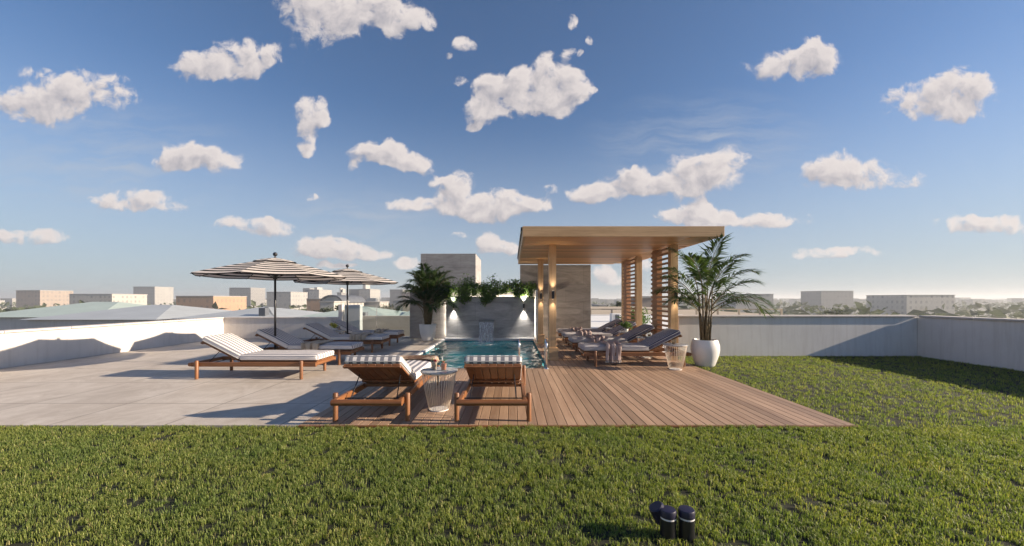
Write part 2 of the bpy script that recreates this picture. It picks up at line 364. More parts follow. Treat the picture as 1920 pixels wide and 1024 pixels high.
def water():
    m, nt, b = new_mat('pool_water')
    b.inputs['Base Color'].default_value = (.80, .96, .97, 1); b.inputs['Roughness'].default_value = .015
    b.inputs['IOR'].default_value = 1.33; b.inputs['Transmission Weight'].default_value = 1
    a = tex_noise(nt, (1.0, 1.5, 1), 2.6, 3, .5, .8); c = tex_noise(nt, (1, 1.6, 1), 7.5, 3, .5, .6)
    h = mth(nt, 'ADD', mth(nt, 'MULTIPLY', a, .7), mth(nt, 'MULTIPLY', c, .3))
    bump(nt, b, h, .5, .05)
    # foam where the sheet of water lands
    tc = nd(nt, 'ShaderNodeTexCoord'); d = nd(nt, 'ShaderNodeVectorMath', operation='DISTANCE')
    mp = nd(nt, 'ShaderNodeMapping'); mp.inputs['Scale'].default_value = (1, .62, 1); nt.links.new(tc.outputs['Object'], mp.inputs[0])
    nt.links.new(mp.outputs[0], d.inputs[0]); d.inputs[1].default_value = (-.82, 12.1*.62, -.04)
    near = nd(nt, 'ShaderNodeMapRange'); nt.links.new(d.outputs['Value'], near.inputs[0]); near.inputs[1].default_value = .1; near.inputs[2].default_value = 1.0; near.inputs[3].default_value = .26; near.inputs[4].default_value = -.25
    fz = tex_noise(nt, (1, 2.2, 1), 5, 5, .6, .5)
    fm = nd(nt, 'ShaderNodeMapRange'); nt.links.new(mth(nt, 'ADD', fz, near.outputs[0]), fm.inputs[0]); fm.inputs[1].default_value = .5; fm.inputs[2].default_value = .85; fm.inputs[4].default_value = .7
    df = nd(nt, 'ShaderNodeBsdfDiffuse'); df.inputs[0].default_value = (.75, .75, .76, 1)
    mx = nd(nt, 'ShaderNodeMixShader'); nt.links.new(fm.outputs[0], mx.inputs[0]); nt.links.new(b.outputs[0], mx.inputs[1]); nt.links.new(df.outputs[0], mx.inputs[2])
    nt.links.new(mx.outputs[0], nt.nodes['Material Output'].inputs[0])
    return m
M['water'] = water()
def fall():
    m, nt, b = new_mat('falling_water')
    b.inputs['Base Color'].default_value = (.86, .87, .90, 1); b.inputs['Roughness'].default_value = .15
    b.inputs['Emission Strength'].default_value = 0
    f = tex_noise(nt, (1, 1, .05), 48, 4, .6)
    mk = nd(nt, 'ShaderNodeMapRange'); nt.links.new(f, mk.inputs[0]); mk.inputs[1].default_value = .44; mk.inputs[2].default_value = .60; mk.inputs[3].default_value = .04; mk.inputs[4].default_value = .72
    tr = nd(nt, 'ShaderNodeBsdfTransparent'); mx = nd(nt, 'ShaderNodeMixShader')
    nt.links.new(mk.outputs[0], mx.inputs[0]); nt.links.new(tr.outputs[0], mx.inputs[1]); nt.links.new(b.outputs[0], mx.inputs[2])
    nt.links.new(mx.outputs[0], nt.nodes['Material Output'].inputs[0]); return m
M['fall'] = fall()
def pane():
    m, nt, b = new_mat('balustrade_glass')
    tr = nd(nt, 'ShaderNodeBsdfTransparent'); tr.inputs[0].default_value = (.90, .93, .92, 1)
    gl = nd(nt, 'ShaderNodeBsdfGlossy'); gl.inputs['Roughness'].default_value = .01; gl.inputs[0].default_value = (.9, .92, .95, 1)
    fr = nd(nt, 'ShaderNodeFresnel'); fr.inputs[0].default_value = 1.65
    ge = nd(nt, 'ShaderNodeNewGeometry'); fac = mth(nt, 'MULTIPLY', fr.outputs[0], mth(nt, 'SUBTRACT', 1.0, ge.outputs['Backfacing']))
    mx = nd(nt, 'ShaderNodeMixShader'); nt.links.new(fac, mx.inputs[0]); nt.links.new(tr.outputs[0], mx.inputs[1]); nt.links.new(gl.outputs[0], mx.inputs[2])
    nt.links.new(mx.outputs[0], nt.nodes['Material Output'].inputs[0]); return m
M['pane'] = pane()
def clear(name, col, rough=.02):
    m, nt, b = new_mat(name)
    b.inputs['Base Color'].default_value = col+(1,); b.inputs['Transmission Weight'].default_value = 1; b.inputs['IOR'].default_value = 1.45; b.inputs['Roughness'].default_value = rough
    return m
M['glass'] = clear('drinking_glass', (.95, .97, .97))
M['pink'] = plain('pink_cocktail', (.62, .26, .17), .3, .1); M['amber'] = plain('amber_drink', (.40, .17, .06), .3, .1); M['cream'] = plain('creamy_cocktail', (.60, .42, .33), .3, .1)
M['berry'] = plain('red_berry', (.35, .03, .03), .3, .2); M['mint'] = leaf('mint_leaf', (.06, .16, .03), (.14, .28, .06))
M['straw'] = plain('white_straw', (.75, .75, .75), .4, .03)
def marble():
    m, nt, b = new_mat('grey_marble')
    f = tex_noise(nt, s=7, detail=8, rough=.6, dist=2.2)
    nt.links.new(ramp(nt, f, [(.38, (.16, .16, .175)), (.5, (.48, .48, .49)), (.66, (.62, .62, .62))]), b.inputs['Base Color']); b.inputs['Roughness'].default_value = .18; return m
M['marble'] = marble()
def facade(name, wall, win, px=3.0, pz=3.2, fx=.5, fz=.5):
    m, nt, b = new_mat(name)
    tc = nd(nt, 'ShaderNodeTexCoord'); sp = nd(nt, 'ShaderNodeSeparateXYZ'); nt.links.new(tc.outputs['Object'], sp.inputs[0])
    hx = mth(nt, 'ADD', sp.outputs[0], sp.outputs[1])
    a = mth(nt, 'LESS_THAN', mth(nt, 'FRACT', mth(nt, 'MULTIPLY_ADD', hx, 1/px, 50)), fx)
    c = mth(nt, 'LESS_THAN', mth(nt, 'FRACT', mth(nt, 'MULTIPLY_ADD', sp.outputs[2], 1/pz, 50)), fz)
    k = mth(nt, 'MULTIPLY', a, c)
    cv = nd(nt, 'ShaderNodeCombineXYZ'); nt.links.new(mth(nt, 'FLOOR', mth(nt, 'MULTIPLY_ADD', hx, 1/px, 50)), cv.inputs[0]); nt.links.new(mth(nt, 'FLOOR', mth(nt, 'MULTIPLY_ADD', sp.outputs[2], 1/pz, 50)), cv.inputs[1])
    wn = nd(nt, 'ShaderNodeTexWhiteNoise', noise_dimensions='2D'); nt.links.new(cv.outputs[0], wn.inputs['Vector'])
    k = mth(nt, 'MULTIPLY', k, mth(nt, 'MULTIPLY_ADD', wn.outputs['Value'], .9, .1))
    n = tex_noise(nt, s=.15)
    w = mixc(nt, n, [x*.9 for x in wall], [min(1, x*1.1) for x in wall])
    nt.links.new(mixc(nt, k, w, win), b.inputs['Base Color']); b.inputs['Roughness'].default_value = .6
    return m
M['f_grey'] = facade('grey_tower_facade', (.27, .265, .265), (.21, .21, .22), 3.5, 3.4)
M['f_pale'] = facade('pale_tower_facade', (.36, .35, .335), (.26, .26, .27), 4, 3.4)
M['f_brick'] = facade('orange_brick_facade', (.42, .27, .18), (.27, .20, .16), 3, 3.4, .4, .5)
M['f_white'] = facade('white_plaster_facade', (.44, .42, .385), (.24, .23, .23), 3, 3.2, .42, .5)
M['f_sand'] = facade('sandstone_facade', (.50, .41, .30), (.28, .24, .20), 2.6, 3.2, .42, .55)
M['f_brown'] = facade('brown_facade', (.34, .28, .24), (.22, .20, .19), 3, 3.4, .5, .5)
M['flatroof'] = plain('flat_roof_membrane', (.40, .385, .365), .8, .12, .6)
M['whiteroof'] = plain('white_roof_membrane', (.74, .735, .73), .7, .05, .5)
M['sandroof'] = plain('sandy_roof', (.42, .35, .27), .9, .15, .5)
M['slate'] = plain('dark_slate', (.10, .11, .13), .6, .2, 1)
def seam_roof(name, col):
    m, nt, b = new_mat(name)
    tc = nd(nt, 'ShaderNodeTexCoord'); sp = nd(nt, 'ShaderNodeSeparateXYZ'); nt.links.new(tc.outputs['Object'], sp.inputs[0])
    t = mth(nt, 'FRACT', mth(nt, 'MULTIPLY_ADD', sp.outputs[0], 1/.6, 50)); k = mth(nt, 'LESS_THAN', t, .06)
    n = tex_noise(nt, s=.5, detail=7)
    w = mixc(nt, n, [x*.8 for x in col], [x*1.15 for x in col])
    nt.links.new(mixc(nt, k, w, [x*.72 for x in col]), b.inputs['Base Color']); b.inputs['Roughness'].default_value = .5; return m
M['verdigris'] = seam_roof('pale_green_metal_roof', (.42, .50, .46)); M['greymetal'] = seam_roof('grey_metal_roof', (.40, .43, .45))
M['cityground'] = plain('city_ground', (.16, .155, .13), .95, .3, .02)
M['far'] = plain('far_building', (.34, .33, .31), .8, .25, .03)

# ------------------------------------------------------------------ mesh helpers
def link(name, bm, mat, parent=None, smooth=False, loc=None):
    me = bpy.data.meshes.new(name)
    if mat is not M["fall"]: bmesh.ops.recalc_face_normals(bm, faces=bm.faces[:])
    bm.to_mesh(me); bm.free()
    for mm in (mat if isinstance(mat, (list, tuple)) else [mat]): me.materials.append(mm)
    if smooth: me.shade_smooth()
    o = bpy.data.objects.new(name, me); COL.objects.link(o)
    if parent: o.parent = parent
    if loc: o.location = loc
    return o
def smooth_by_angle(o, a=35):
    me = o.data; me.shade_smooth()
    bm = bmesh.new(); bm.from_mesh(me)
    for e in bm.edges:
        if len(e.link_faces) == 2 and e.calc_face_angle(0) > R(a): e.smooth = False
    bm.to_mesh(me); bm.free(); return o
def B(): return bmesh.new()
def box(bm, x0, x1, y0, y1, z0, z1, bev=0, seg=2, mat=None):
    mtx = Matrix.Translation(((x0+x1)/2, (y0+y1)/2, (z0+z1)/2)) @ Matrix.Diagonal((abs(x1-x0), abs(y1-y0), abs(z1-z0), 1))
    if mat is not None: mtx = mat @ mtx
    r = bmesh.ops.create_cube(bm, size=1, matrix=mtx)
    if bev:
        es = list({e for v in r['verts'] for e in v.link_edges})
        bmesh.ops.bevel(bm, geom=es, offset=bev, segments=seg, affect='EDGES', profile=.5)
def frame(t):
    t = t.normalized(); a = Vector((0, 0, 1)) if abs(t.z) < .9 else Vector((1, 0, 0))
    u = t.cross(a).normalized(); return u, t.cross(u).normalized()
def tube(bm, pts, r, n=8, cap=True):
    pts = [Vector(p) for p in pts]; rr = r if isinstance(r, (list, tuple)) else [r]*len(pts)
    rings = []; u = None
    for i, p in enumerate(pts):
        t = (pts[min(i+1, len(pts)-1)]-pts[max(i-1, 0)])
        if u is None: u, v = frame(t)
        else:
            t = t.normalized(); u = (u - t*u.dot(t)).normalized(); v = t.cross(u)
        rings.append([bm.verts.new(p+(u*math.cos(2*math.pi*k/n)+v*math.sin(2*math.pi*k/n))*rr[i]) for k in range(n)])
    for a, b in zip(rings, rings[1:]):
        for k in range(n): bm.faces.new((a[k], a[(k+1) % n], b[(k+1) % n], b[k]))
    if cap: bm.faces.new(rings[0][::-1]); bm.faces.new(rings[-1])
def lathe(bm, prof, n=32, c=(0, 0, 0), closed=False):
    rings = []
    for r, z in prof:
        if r < 1e-5: rings.append([bm.verts.new((c[0], c[1], c[2]+z))])
        else: rings.append([bm.verts.new((c[0]+r*math.cos(2*math.pi*k/n), c[1]+r*math.sin(2*math.pi*k/n), c[2]+z)) for k in range(n)])
    for a, b in zip(rings, rings[1:]):
        for k in range(n):
            p, q = a[k % len(a)], a[(k+1) % len(a)]; s, t = b[(k+1) % len(b)], b[k % len(b)]
            vs = []
            for w in (p, q, s, t):
                if w not in vs: vs.append(w)
            if len(vs) > 2: bm.faces.new(vs)
def tag(o, label=None, cat=None, group=None, kind=None):
    if label: o['label'] = label
    if cat: o['category'] = cat
    if group: o['group'] = group
    if kind: o['kind'] = kind
    return o
def empty(name, loc=(0, 0, 0), rz=0, **kw):
    o = bpy.data.objects.new(name, None); COL.objects.link(o); o.location = loc; o.rotation_euler = (0, 0, rz); o.empty_display_size = .1
    return tag(o, **kw)
def copy_tree(o, parent=None):
    c = o.copy(); COL.objects.link(c); c.parent = parent
    for ch in list(o.children): copy_tree(ch, c)
    return c
def structure(name, bm, mat, **kw):
    o = link(name, bm, mat, **kw); o['kind'] = 'structure'; return o
def raw_mesh(name, V, F, mat, parent=None, smooth=False):
    me = bpy.data.meshes.new(name); me.from_pydata(V, [], F)
    for mm in (mat if isinstance(mat, (list, tuple)) else [mat]): me.materials.append(mm)
    if smooth: me.shade_smooth()
    o = bpy.data.objects.new(name, me); COL.objects.link(o)
    if parent: o.parent = parent
    return o

# ------------------------------------------------------------------ ground
DY0, PX0, PX1, PY0, PY1 = 3.97, -2.18, .74, 7.26, 12.45
bm = B(); box(bm, -14, 14, -14, DY0-.005, -.3, -.025); structure('lawn_ground', bm, M['lawn_soil'])
bm = B(); box(bm, 3.565, 9.5, DY0, 8.895, -.3, -.03); structure('lawn_strip_ground', bm, M['lawn_soil'])
bm = B()
p = .1028; x = -2.2; k = 0
while x < 3.55:
    x1 = min(x+p-.006, 3.56)
    yend = PY0-.01 if x1 < PX1+.02 else 12.84
    cuts = [DY0]; yy = DY0 + random.uniform(2.6, 4.5)
    while yy < yend-1: cuts.append(yy); yy += random.uniform(3.4, 4.2)
    cuts.append(yend)
    if yend < 8: cuts = [DY0, yend]
    for a, b_ in zip(cuts, cuts[1:]): box(bm, x, x1, a, b_-.003, -.03, 0, .0025, 1)
    x += p
structure('timber_deck', bm, M['deck'])
bm = B(); box(bm, -2.2, PX1, DY0, PY0-.02, -.3, -.045); box(bm, PX1+.01, 3.56, DY0, 12.84, -.3, -.045); structure('deck_underside', bm, M['black'])
bm = B(); box(bm, -9.6, -2.27, PY0-.06, 12.78, -.3, -.004); box(bm, -9.6, -2.206, DY0, PY0-.062, -.3, -.004)
structure('stone_patio', bm, M['paving'])
bm = B(); box(bm, 3.565, 9.5, 8.9, 13.0, -.3, -.02); box(bm, 2.7, 3.562, 12.845, 13.0, -.3, -.02); structure('roof_terrace_ground', bm, M['whiteroof'])
# pool
bm = B()
t = .12
box(bm, PX0-t, PX1+t, PY0-t, PY1+t, -1.45, -1.3)
box(bm, PX0-t, PX0, PY0-t, PY1+t, -1.298, -.05); box(bm, PX1, PX1+.008, PY0, PY1, -1.298, -.034); box(bm, PX0+.001, PX1-.001, PY0-.012, PY0, -1.298, -.034); box(bm, PX0+.001, PX1-.001, PY1, PY1+.1, -1.298, -.05)
structure('pool_basin', bm, M['tile'])
bm = B(); box(bm, PX0-.086, PX0+.005, PY0-.058, PY1+.1, -.048, .004, .004, 1); box(bm, PX0+.006, PX1+.02, PY1-.005, PY1+.13, -.048, .035, .004, 1)
structure('pool_coping', bm, M['white'])
bm = B(); nx_, ny_ = 84, 150; gw = []
for j in range(ny_+1):
    row = []
    for i in range(nx_+1):
        x = PX0+.002+(PX1-PX0-.004)*i/nx_; y = PY0+.002+(PY1-PY0-.004)*j/ny_
        d2 = ((x+.82)**2+(y-12.2)**2*.35); am = .021+.014*math.exp(-d2/1.2)
        h = mnoise.fractal(Vector((x*2.3+.3*mnoise.noise(Vector((x*2, y*2, 5))), y*2.9, 1)), 1.0, 2.0, 3)+.35*mnoise.noise(Vector((x*9, y*10, 4)))
        row.append(bm.verts.new((x, y, -.07+am*h)))
    gw.append(row)
for j in range(ny_):
    for i in range(nx_): bm.faces.new((gw[j][i], gw[j][i+1], gw[j+1][i+1], gw[j+1][i]))
pw = structure('pool_water', bm, M['water'], smooth=True)
if pw.data.polygons[0].normal.z < 0: pw.data.flip_normals()
def pool_lamp(x, y, z, nrm, label, e=14):
    t = empty('pool_light', (x, y, z), label=label, cat='pool light', group='underwater lights in the pool')
    bm = B(); q = Vector(nrm); tube(bm, [(0, 0, 0), q*.03], [.09, .08], 20); link('bezel', bm, M['steel'], t)
    bm = B(); tube(bm, [q*.0305, q*.036], [.068, .064], 20); link('lens', bm, emit('pool_lens', (.3, 1, .92), .9), t)
    l = bpy.data.lights.new('pool_lamp', 'SPOT'); l.energy = e*.55; l.color = (.45, 1, .92); l.shadow_soft_size = .03; l.spot_size = R(165); l.spot_blend = .6
    o = bpy.data.objects.new('pool_lamp', l); COL.objects.link(o); o.parent = t; o.location = q*.045; o.rotation_euler = q.to_track_quat('-Z', 'Y').to_euler()
pool_lamp(PX1-.001, 8.5, -.50, (-1, 0, 0), 'glowing turquoise pool light under the handrails', 55)
pool_lamp(PX1-.001, 10.6, -.50, (-1, 0, 0), 'glowing turquoise pool light under the deck edge by the back post', 45)
pool_lamp(PX0+.001, 8.8, -.50, (1, 0, 0), 'glowing turquoise pool light under the pale coping nearest the loungers', 55)
pool_lamp(PX0+.001, 11.0, -.50, (1, 0, 0), 'glowing turquoise pool light under the pale coping nearest the bushy palm', 45)

# ------------------------------------------------------------------ grass
def grass(name, xr, yr, n_tufts, per, seed, hmin=.022, hmax=.05, edge=None):
    rg = np.random.default_rng(seed)
    cx = rg.uniform(*xr, n_tufts); cy = rg.uniform(*yr, n_tufts)
    f = np.array([mnoise.fractal(Vector((a*2.6, b*2.6, seed)), 1.0, 2.0, 3) for a, b in zip(cx, cy)])
    f2 = np.array([mnoise.noise(Vector((a*11, b*11, seed+9))) for a, b in zip(cx, cy)])
    keep = (f2 + .3*f) > -.40
    cx, cy, f = cx[keep], cy[keep], f[keep]; T = len(cx)
    th = np.clip(.5+.6*f, 0, 1)*(hmax-hmin)+hmin
    n = T*per
    bx = np.repeat(cx, per)+rg.normal(0, .015, n); by = np.repeat(cy, per)+rg.normal(0, .015, n)
    by = np.minimum(by, yr[1]+.006)
    h = np.repeat(th, per)*rg.uniform(.55, 1.25, n)
    az = rg.uniform(0, 2*np.pi, n); lean = rg.uniform(.15, 1.0, n)
    dx, dy = np.cos(az), np.sin(az); px, py = -dy, dx
    w = rg.uniform(.001, .0022, n)
    z0 = np.full(n, -.03)
    V = np.empty((n, 5, 3), np.float32)
    mx, my, mz = bx+dx*h*lean*.3, by+dy*h*lean*.3, z0+.012+h*.62
    tx, ty, tz = bx+dx*h*lean, by+dy*h*lean, z0+.012+h*(1.05-.35*lean)
    V[:, 0] = np.stack([bx-px*w, by-py*w, z0], 1); V[:, 1] = np.stack([bx+px*w, by+py*w, z0], 1)
    V[:, 2] = np.stack([mx+px*w*.9, my+py*w*.9, mz], 1); V[:, 3] = np.stack([mx-px*w*.9, my-py*w*.9, mz], 1); V[:, 4] = np.stack([tx, ty, tz], 1)
    i = (np.arange(n)*5)[:, None]
    loops = np.concatenate([i+np.array([0, 1, 2, 3]), i+np.array([3, 2, 4])], 1).astype(np.int32).ravel()
    start = ((np.arange(n)*7)[:, None]+np.array([0, 4])).astype(np.int32).ravel()
    me = bpy.data.meshes.new(name); me.vertices.add(n*5); me.loops.add(n*7); me.polygons.add(n*2)
    me.vertices.foreach_set('co', V.ravel()); me.loops.foreach_set('vertex_index', loops)
    me.polygons.foreach_set('loop_start', start)
    me.update(calc_edges=True); me.validate()
    me.materials.append(M['grass'])
    o = bpy.data.objects.new(name, me); COL.objects.link(o)
    return tag(o, kind='stuff')
tag(grass('lawn_grass', (-6.6, 6.6), (1.15, DY0-.005), 42000, 13, 3, .013, .036), 'thick sunlit green lawn grass in front of the deck', 'grass')
tag(grass('grass_strip', (3.57, 9.4), (DY0, 8.88), 10000, 9, 5, .015, .03), 'short grass strip under the right potted palm', 'grass')

# ------------------------------------------------------------------ walls
def wall_thing(name, label, cat, *boxes, mat=None, parent=None, bev=.004):
    bm = B()
    for b_ in boxes: box(bm, *b_, bev, 1)
    o = link(name, bm, mat, parent)
    if label: tag(o, label, cat)
    return o
fw = empty('feature_wall', (0, 12.73, 0), label='stone pool feature wall with a backlit veined panel', cat='wall')
wall_thing('wall', None, None, (-3.39, .95, 0, .12, 0, 1.61), mat=M['travertine'], parent=fw)
wall_thing('panel', None, None, (-2.165, .745, -.13, -.07, .036, 1.385), mat=M['stone'], parent=fw)
bm = B()
box(bm, -2.12, .70, -.068, -.002, 1.33, 1.36); box(bm, -2.14, -2.121, -.068, -.002, .06, 1.329); box(bm, .701, .72, -.068, -.002, .06, 1.329)
link('light_strip', bm, M['led'], fw)
wall_thing('wing', None, None, (.775, .93, -.86, -.002, 0, 1.60), mat=M['stucco'], parent=fw)
wall_thing('stair_block', 'tall grey stone roof block rising behind the palm and vines', 'wall', (-3.21, -1.275, 13.5, 15.8, -.2, 2.9), mat=M['travertine'])
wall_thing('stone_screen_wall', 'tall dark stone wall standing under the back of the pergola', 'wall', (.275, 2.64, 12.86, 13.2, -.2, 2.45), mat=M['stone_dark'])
wall_thing('garden_wall', 'low white wall behind the right potted palm', 'wall', (3.86, 9.4, 8.9, 9.15, -.1, .885), mat=M['white_render'], bev=.01)
wall_thing('parapet_wall', 'low grey rendered parapet left of the glass balustrade', 'wall', (-9.6, -5.79, 12.8, 13.0, -.3, .66), mat=M['stucco'])
wall_thing('gate_pier', 'slim grey pier at the left end of the glass', 'pier', (-5.78, -5.66, 12.78, 12.98, -.3, 1.12), mat=M['stucco'])
wall_thing('side_parapet', 'long low parapet along the far left side of the patio', 'wall', (-9.85, -9.605, -6, 13.0, -.3, .66), mat=M['stucco'])
wall_thing('boundary_wall', 'long low white wall along the far right side of the lawn', 'wall', (9.405, 9.65, -6, 9.15, -.3, .885), mat=M['white_render'])
gb = empty('glass_balustrade', (-4.5, 12.85, 0), label='clear glass balustrade behind the row of left loungers', cat='balustrade')
for x0 in (-1.15, -.02): 
    bm = B(); box(bm, x0, x0+1.11, 0, .012, .05, 1.06); link('glass_pane', bm, M['pane'], gb)
bm = B(); box(bm, -1.15, 1.10, -.03, .042, -.1, .048, .003, 1); link('base_rail', bm, M['steel'], gb)
bm = B()
for x0 in (-.035,): box(bm, x0, x0+.012, -.004, .016, .049, 1.06)
link('clamp_post', bm, M['steel'], gb)

for nm, b_ in (('parapet_wall', (-9.6, -5.79, 12.76, 13.04, .662, .70)), ('side_parapet', (-9.89, -9.565, -6, 12.755, .662, .70)), ('boundary_wall', (9.365, 9.69, -6, 8.855, .887, .925)), ('garden_wall', (3.83, 9.36, 8.86, 9.19, .887, .925))):
    ax = 0 if b_[1]-b_[0] > b_[3]-b_[2] else 1; a0, a1 = b_[2*ax], b_[2*ax+1]; n = round((a1-a0)/1.1); bx_ = []
    for i in range(n):
        q = list(b_); q[2*ax] = a0+(a1-a0)*i/n+.004; q[2*ax+1] = a0+(a1-a0)*(i+1)/n-.004; bx_.append(tuple(q))
    wall_thing('coping', None, None, *bx_, mat=M['stucco'], parent=bpy.data.objects[nm])
bm = B(); box(bm, -2.2, 3.56, DY0-.03, DY0-.004, -.2, -.002, .003, 1); structure('deck_edging', bm, M['teak_x'])
# wall sconces -------------------------------------------------------
def sconce(x, y, z, label, e, gap=.04, size=74, warm=(1, .86, .68)):
    t = empty('wall_sconce', (x, y, z), label=label, cat='wall light', group='black up and down wall lights')
    bm = B(); box(bm, -.026, .026, -.075, -.02, -.085, .085, .006, 2); link('housing', bm, M['black'], t)
    bm = B(); box(bm, -.018, .018, -.0195, -.001, -.03, .03); link('bracket', bm, M['black'], t)
    for s in (1, -1):
        bm = B(); lathe(bm, [(0, s*.0865), (.017, s*.0865), (.017, s*.0855), (0, s*.0855)], 16, (0, -.047, 0)); link('lens', bm, M['lens'], t)
        l = bpy.data.lights.new('sconce_lamp', 'SPOT'); l.energy = e; l.color = warm; l.spot_size = R(size); l.spot_blend = 1.0; l.shadow_soft_size = .02
        o = bpy.data.objects.new('sconce_lamp', l); COL.objects.link(o); o.parent = t; o.location = (0, -.052, s*.098)
        o.rotation_euler = (R(180) if s > 0 else 0, 0, 0)
SC_E = 9
sconce(-1.91, 12.60, 1.075, 'black wall light on the left of the backlit pool panel', SC_E*4.6, warm=(1, .93, .83))
sconce(.385, 12.60, 1.075, 'black wall light on the right of the backlit pool panel', SC_E*4.6, warm=(1, .93, .83))

# ------------------------------------------------------------------ pergola
pg = empty('pergola', (0, 0, 0), label='modern timber pergola with flat roof and slatted side screens', cat='pergola')
RX0, RXS, RX1, RY0, RY1, RZ0, RZ1 = .20, 3.34, 3.92, 7.08, 12.7, 2.455, 2.645
bm = B(); box(bm, RX0, RX1, RY0, RY0+.05, RZ0, RZ1, .003, 1); link('fascia', bm, M['oak_x'], pg)
bm = B(); box(bm, RX0, RXS, RY1-.05, RY1, RZ0, RZ1, .003, 1); link('back_fascia', bm, M['oak_x'], pg)
bm = B()
vs = [(RX0-.012, RZ1), (RX0+.004, RZ0), (RX0+.05, RZ0), (RX0+.05, RZ1)]
a = [bm.verts.new((x, RY0+.052, z)) for x, z in vs]; b_ = [bm.verts.new((x, RY1-.052, z)) for x, z in vs]
bm.faces.new(a); bm.faces.new(b_[::-1])
for i in range(4): bm.faces.new((a[i], a[(i+1) % 4], b_[(i+1) % 4], b_[i]))
link('edge_board', bm, M['oak_y'], pg)
bm = B(); box(bm, RX0-.035, RX0-.014, RY0+.1, RY1-.4, RZ1-.06, RZ1+.0); link('gutter', bm, M['black'], pg)
bm = B()
for y0, y1 in ((RY0+.052, 8.29), (8.318, 11.70), (11.728, RY1-.052)):
    n = max(1, round((y1-y0)/.28)); w = (y1-y0)/n
    for i in range(n): box(bm, RX0+.052, RXS-.002, y0+i*w+.0015, y0+(i+1)*w-.0015, RZ0+.004, RZ0+.03)
link('ceiling', bm, wood('ceiling_board_wood', (.46, .23, .085), (.64, .36, .15), 0, 6, .45, True), pg)
bm = B(); box(bm, RX0+.052, RXS-.002, RY0+.052, RY1-.052, RZ0+.045, RZ1-.006); link('roof_panel', bm, M['slate'], pg)
bm = B(); box(bm, RXS, RXS+.06, RY0+.052, RY1, RZ0+.02, RZ1, .003, 1); link('inner_beam', bm, M['oak_y'], pg)
bm = B(); box(bm, RX1-.05, RX1, RY0+.052, RY1, RZ0+.01, RZ1, .003, 1); link('outer_beam', bm, M['oak_y'], pg)
y = RY0+.2
while y < RY1-.1:
    bm = B(); box(bm, RXS+.062, RX1-.052, y, y+.13, RZ0+.015, RZ0+.12, .002, 1); link('roof_slat', bm, M['oak_x'], pg); y += .26
def post(x, y, zb, plinth=False, w=.155, lab=None):
    bm = B(); box(bm, x-w/2, x+w/2, y, y+w, zb, RZ0+.003, .003, 1); o = link('post', bm, M['oak_z'], pg)
    if plinth:
        bm = B(); box(bm, x-w/2-.012, x+w/2+.04, y-.02, y+w+.03, 0.001, zb-.002, .004, 1); link('plinth', bm, M['oak_x'], o)
post(.86, 8.14, .27, True); post(.83, 11.1, .27, True)
post(3.445, 8.14, .001); post(3.445, 10.39, .001)
def screen(y0, y1):
    fr = B(); box(fr, 3.375, 3.50, y1-.30, y1, .001, RZ0, .003, 1); st = link('stile', fr, M['cedar_z'], pg)
    z = .07
    while z < RZ0-.05:
        bm = B(); box(bm, 3.345, 3.374, y0, y1, z, z+.046, .002, 1); link('screen_slat', bm, M['cedar_y'], st); z += .1045
screen(8.297, 9.25); screen(10.547, 11.62)
bm = B(); box(bm, 3.375, 3.50, 11.75, 11.85, .001, RZ0, .003, 1); link('post', bm, M['oak_z'], pg)
sconce(.865, 8.14, 1.39, 'black wall light on the front pergola post by the pool ladder', SC_E*.55)
sconce(.835, 11.1, 1.39, 'black wall light on the back pergola post beside the pool', SC_E*.55)
sconce(3.455, 8.14, 1.39, 'black wall light on the right pergola post behind palm fronds', SC_E*.5)

# ------------------------------------------------------------------ spout and falling water
sp = empty('water_spout', (-.82, 12.6, .58), label='steel blade spout pouring water from the stone panel', cat='spout')
bm = B(); box(bm, -.25, .25, -.22, 0, -.04, .04, .006, 1); link('blade', bm, M['steel_dark'], sp)
bm = B(); nx, nz = 60, 14; g = {}
for lay, off in ((0, 0), (1, .012)):
    for i in range(nx+1):
        for j in range(nz+1):
            x = -.235+.47*i/nx; q = j/nz
            yy = -.225-.10*math.sqrt(q)-off + .012*math.sin(x*60+q*3)*q
            g[lay, i, j] = bm.verts.new((x*(1+.06*math.sin(q*9)), yy, -.02-.635*q))
for lay in (0, 1):
    for i in range(nx):
        for j in range(nz): bm.faces.new([g[lay, i, j], g[lay, i+1, j], g[lay, i+1, j+1], g[lay, i, j+1]])

wf = link('falling_water', bm, M['fall'], None, True, (-.82, 12.6, .58)); tag(wf, 'clear sheet of water falling from the spout into the pool', 'water', kind='stuff')

# ------------------------------------------------------------------ pool ladder rails
def rail(x, label):
    t = empty('pool_handrail', (x, 7.2, 0), label=label, cat='handrail', group='steel pool handrails')
    pts = [(0, -.02, 0)]
    for k in range(0, 13):
        a = math.pi*k/12; pts.append((0, .12-.14*math.cos(a), .40+.13*math.sin(a)))
    pts += [(0, .26, .2), (0, .26, -.5)]
    bm = B(); tube(bm, pts, .019, 12); link('rail', bm, M['steel'], t, True)
    bm = B(); lathe(bm, [(0, .012), (.04, .012), (.045, .001), (0, .001)], 20, (0, -.02, 0)); link('flange', bm, M['steel'], t)
rail(.135, 'steel pool handrail partly behind the right near sunbed'); rail(.645, 'steel pool handrail beside the pergola post')

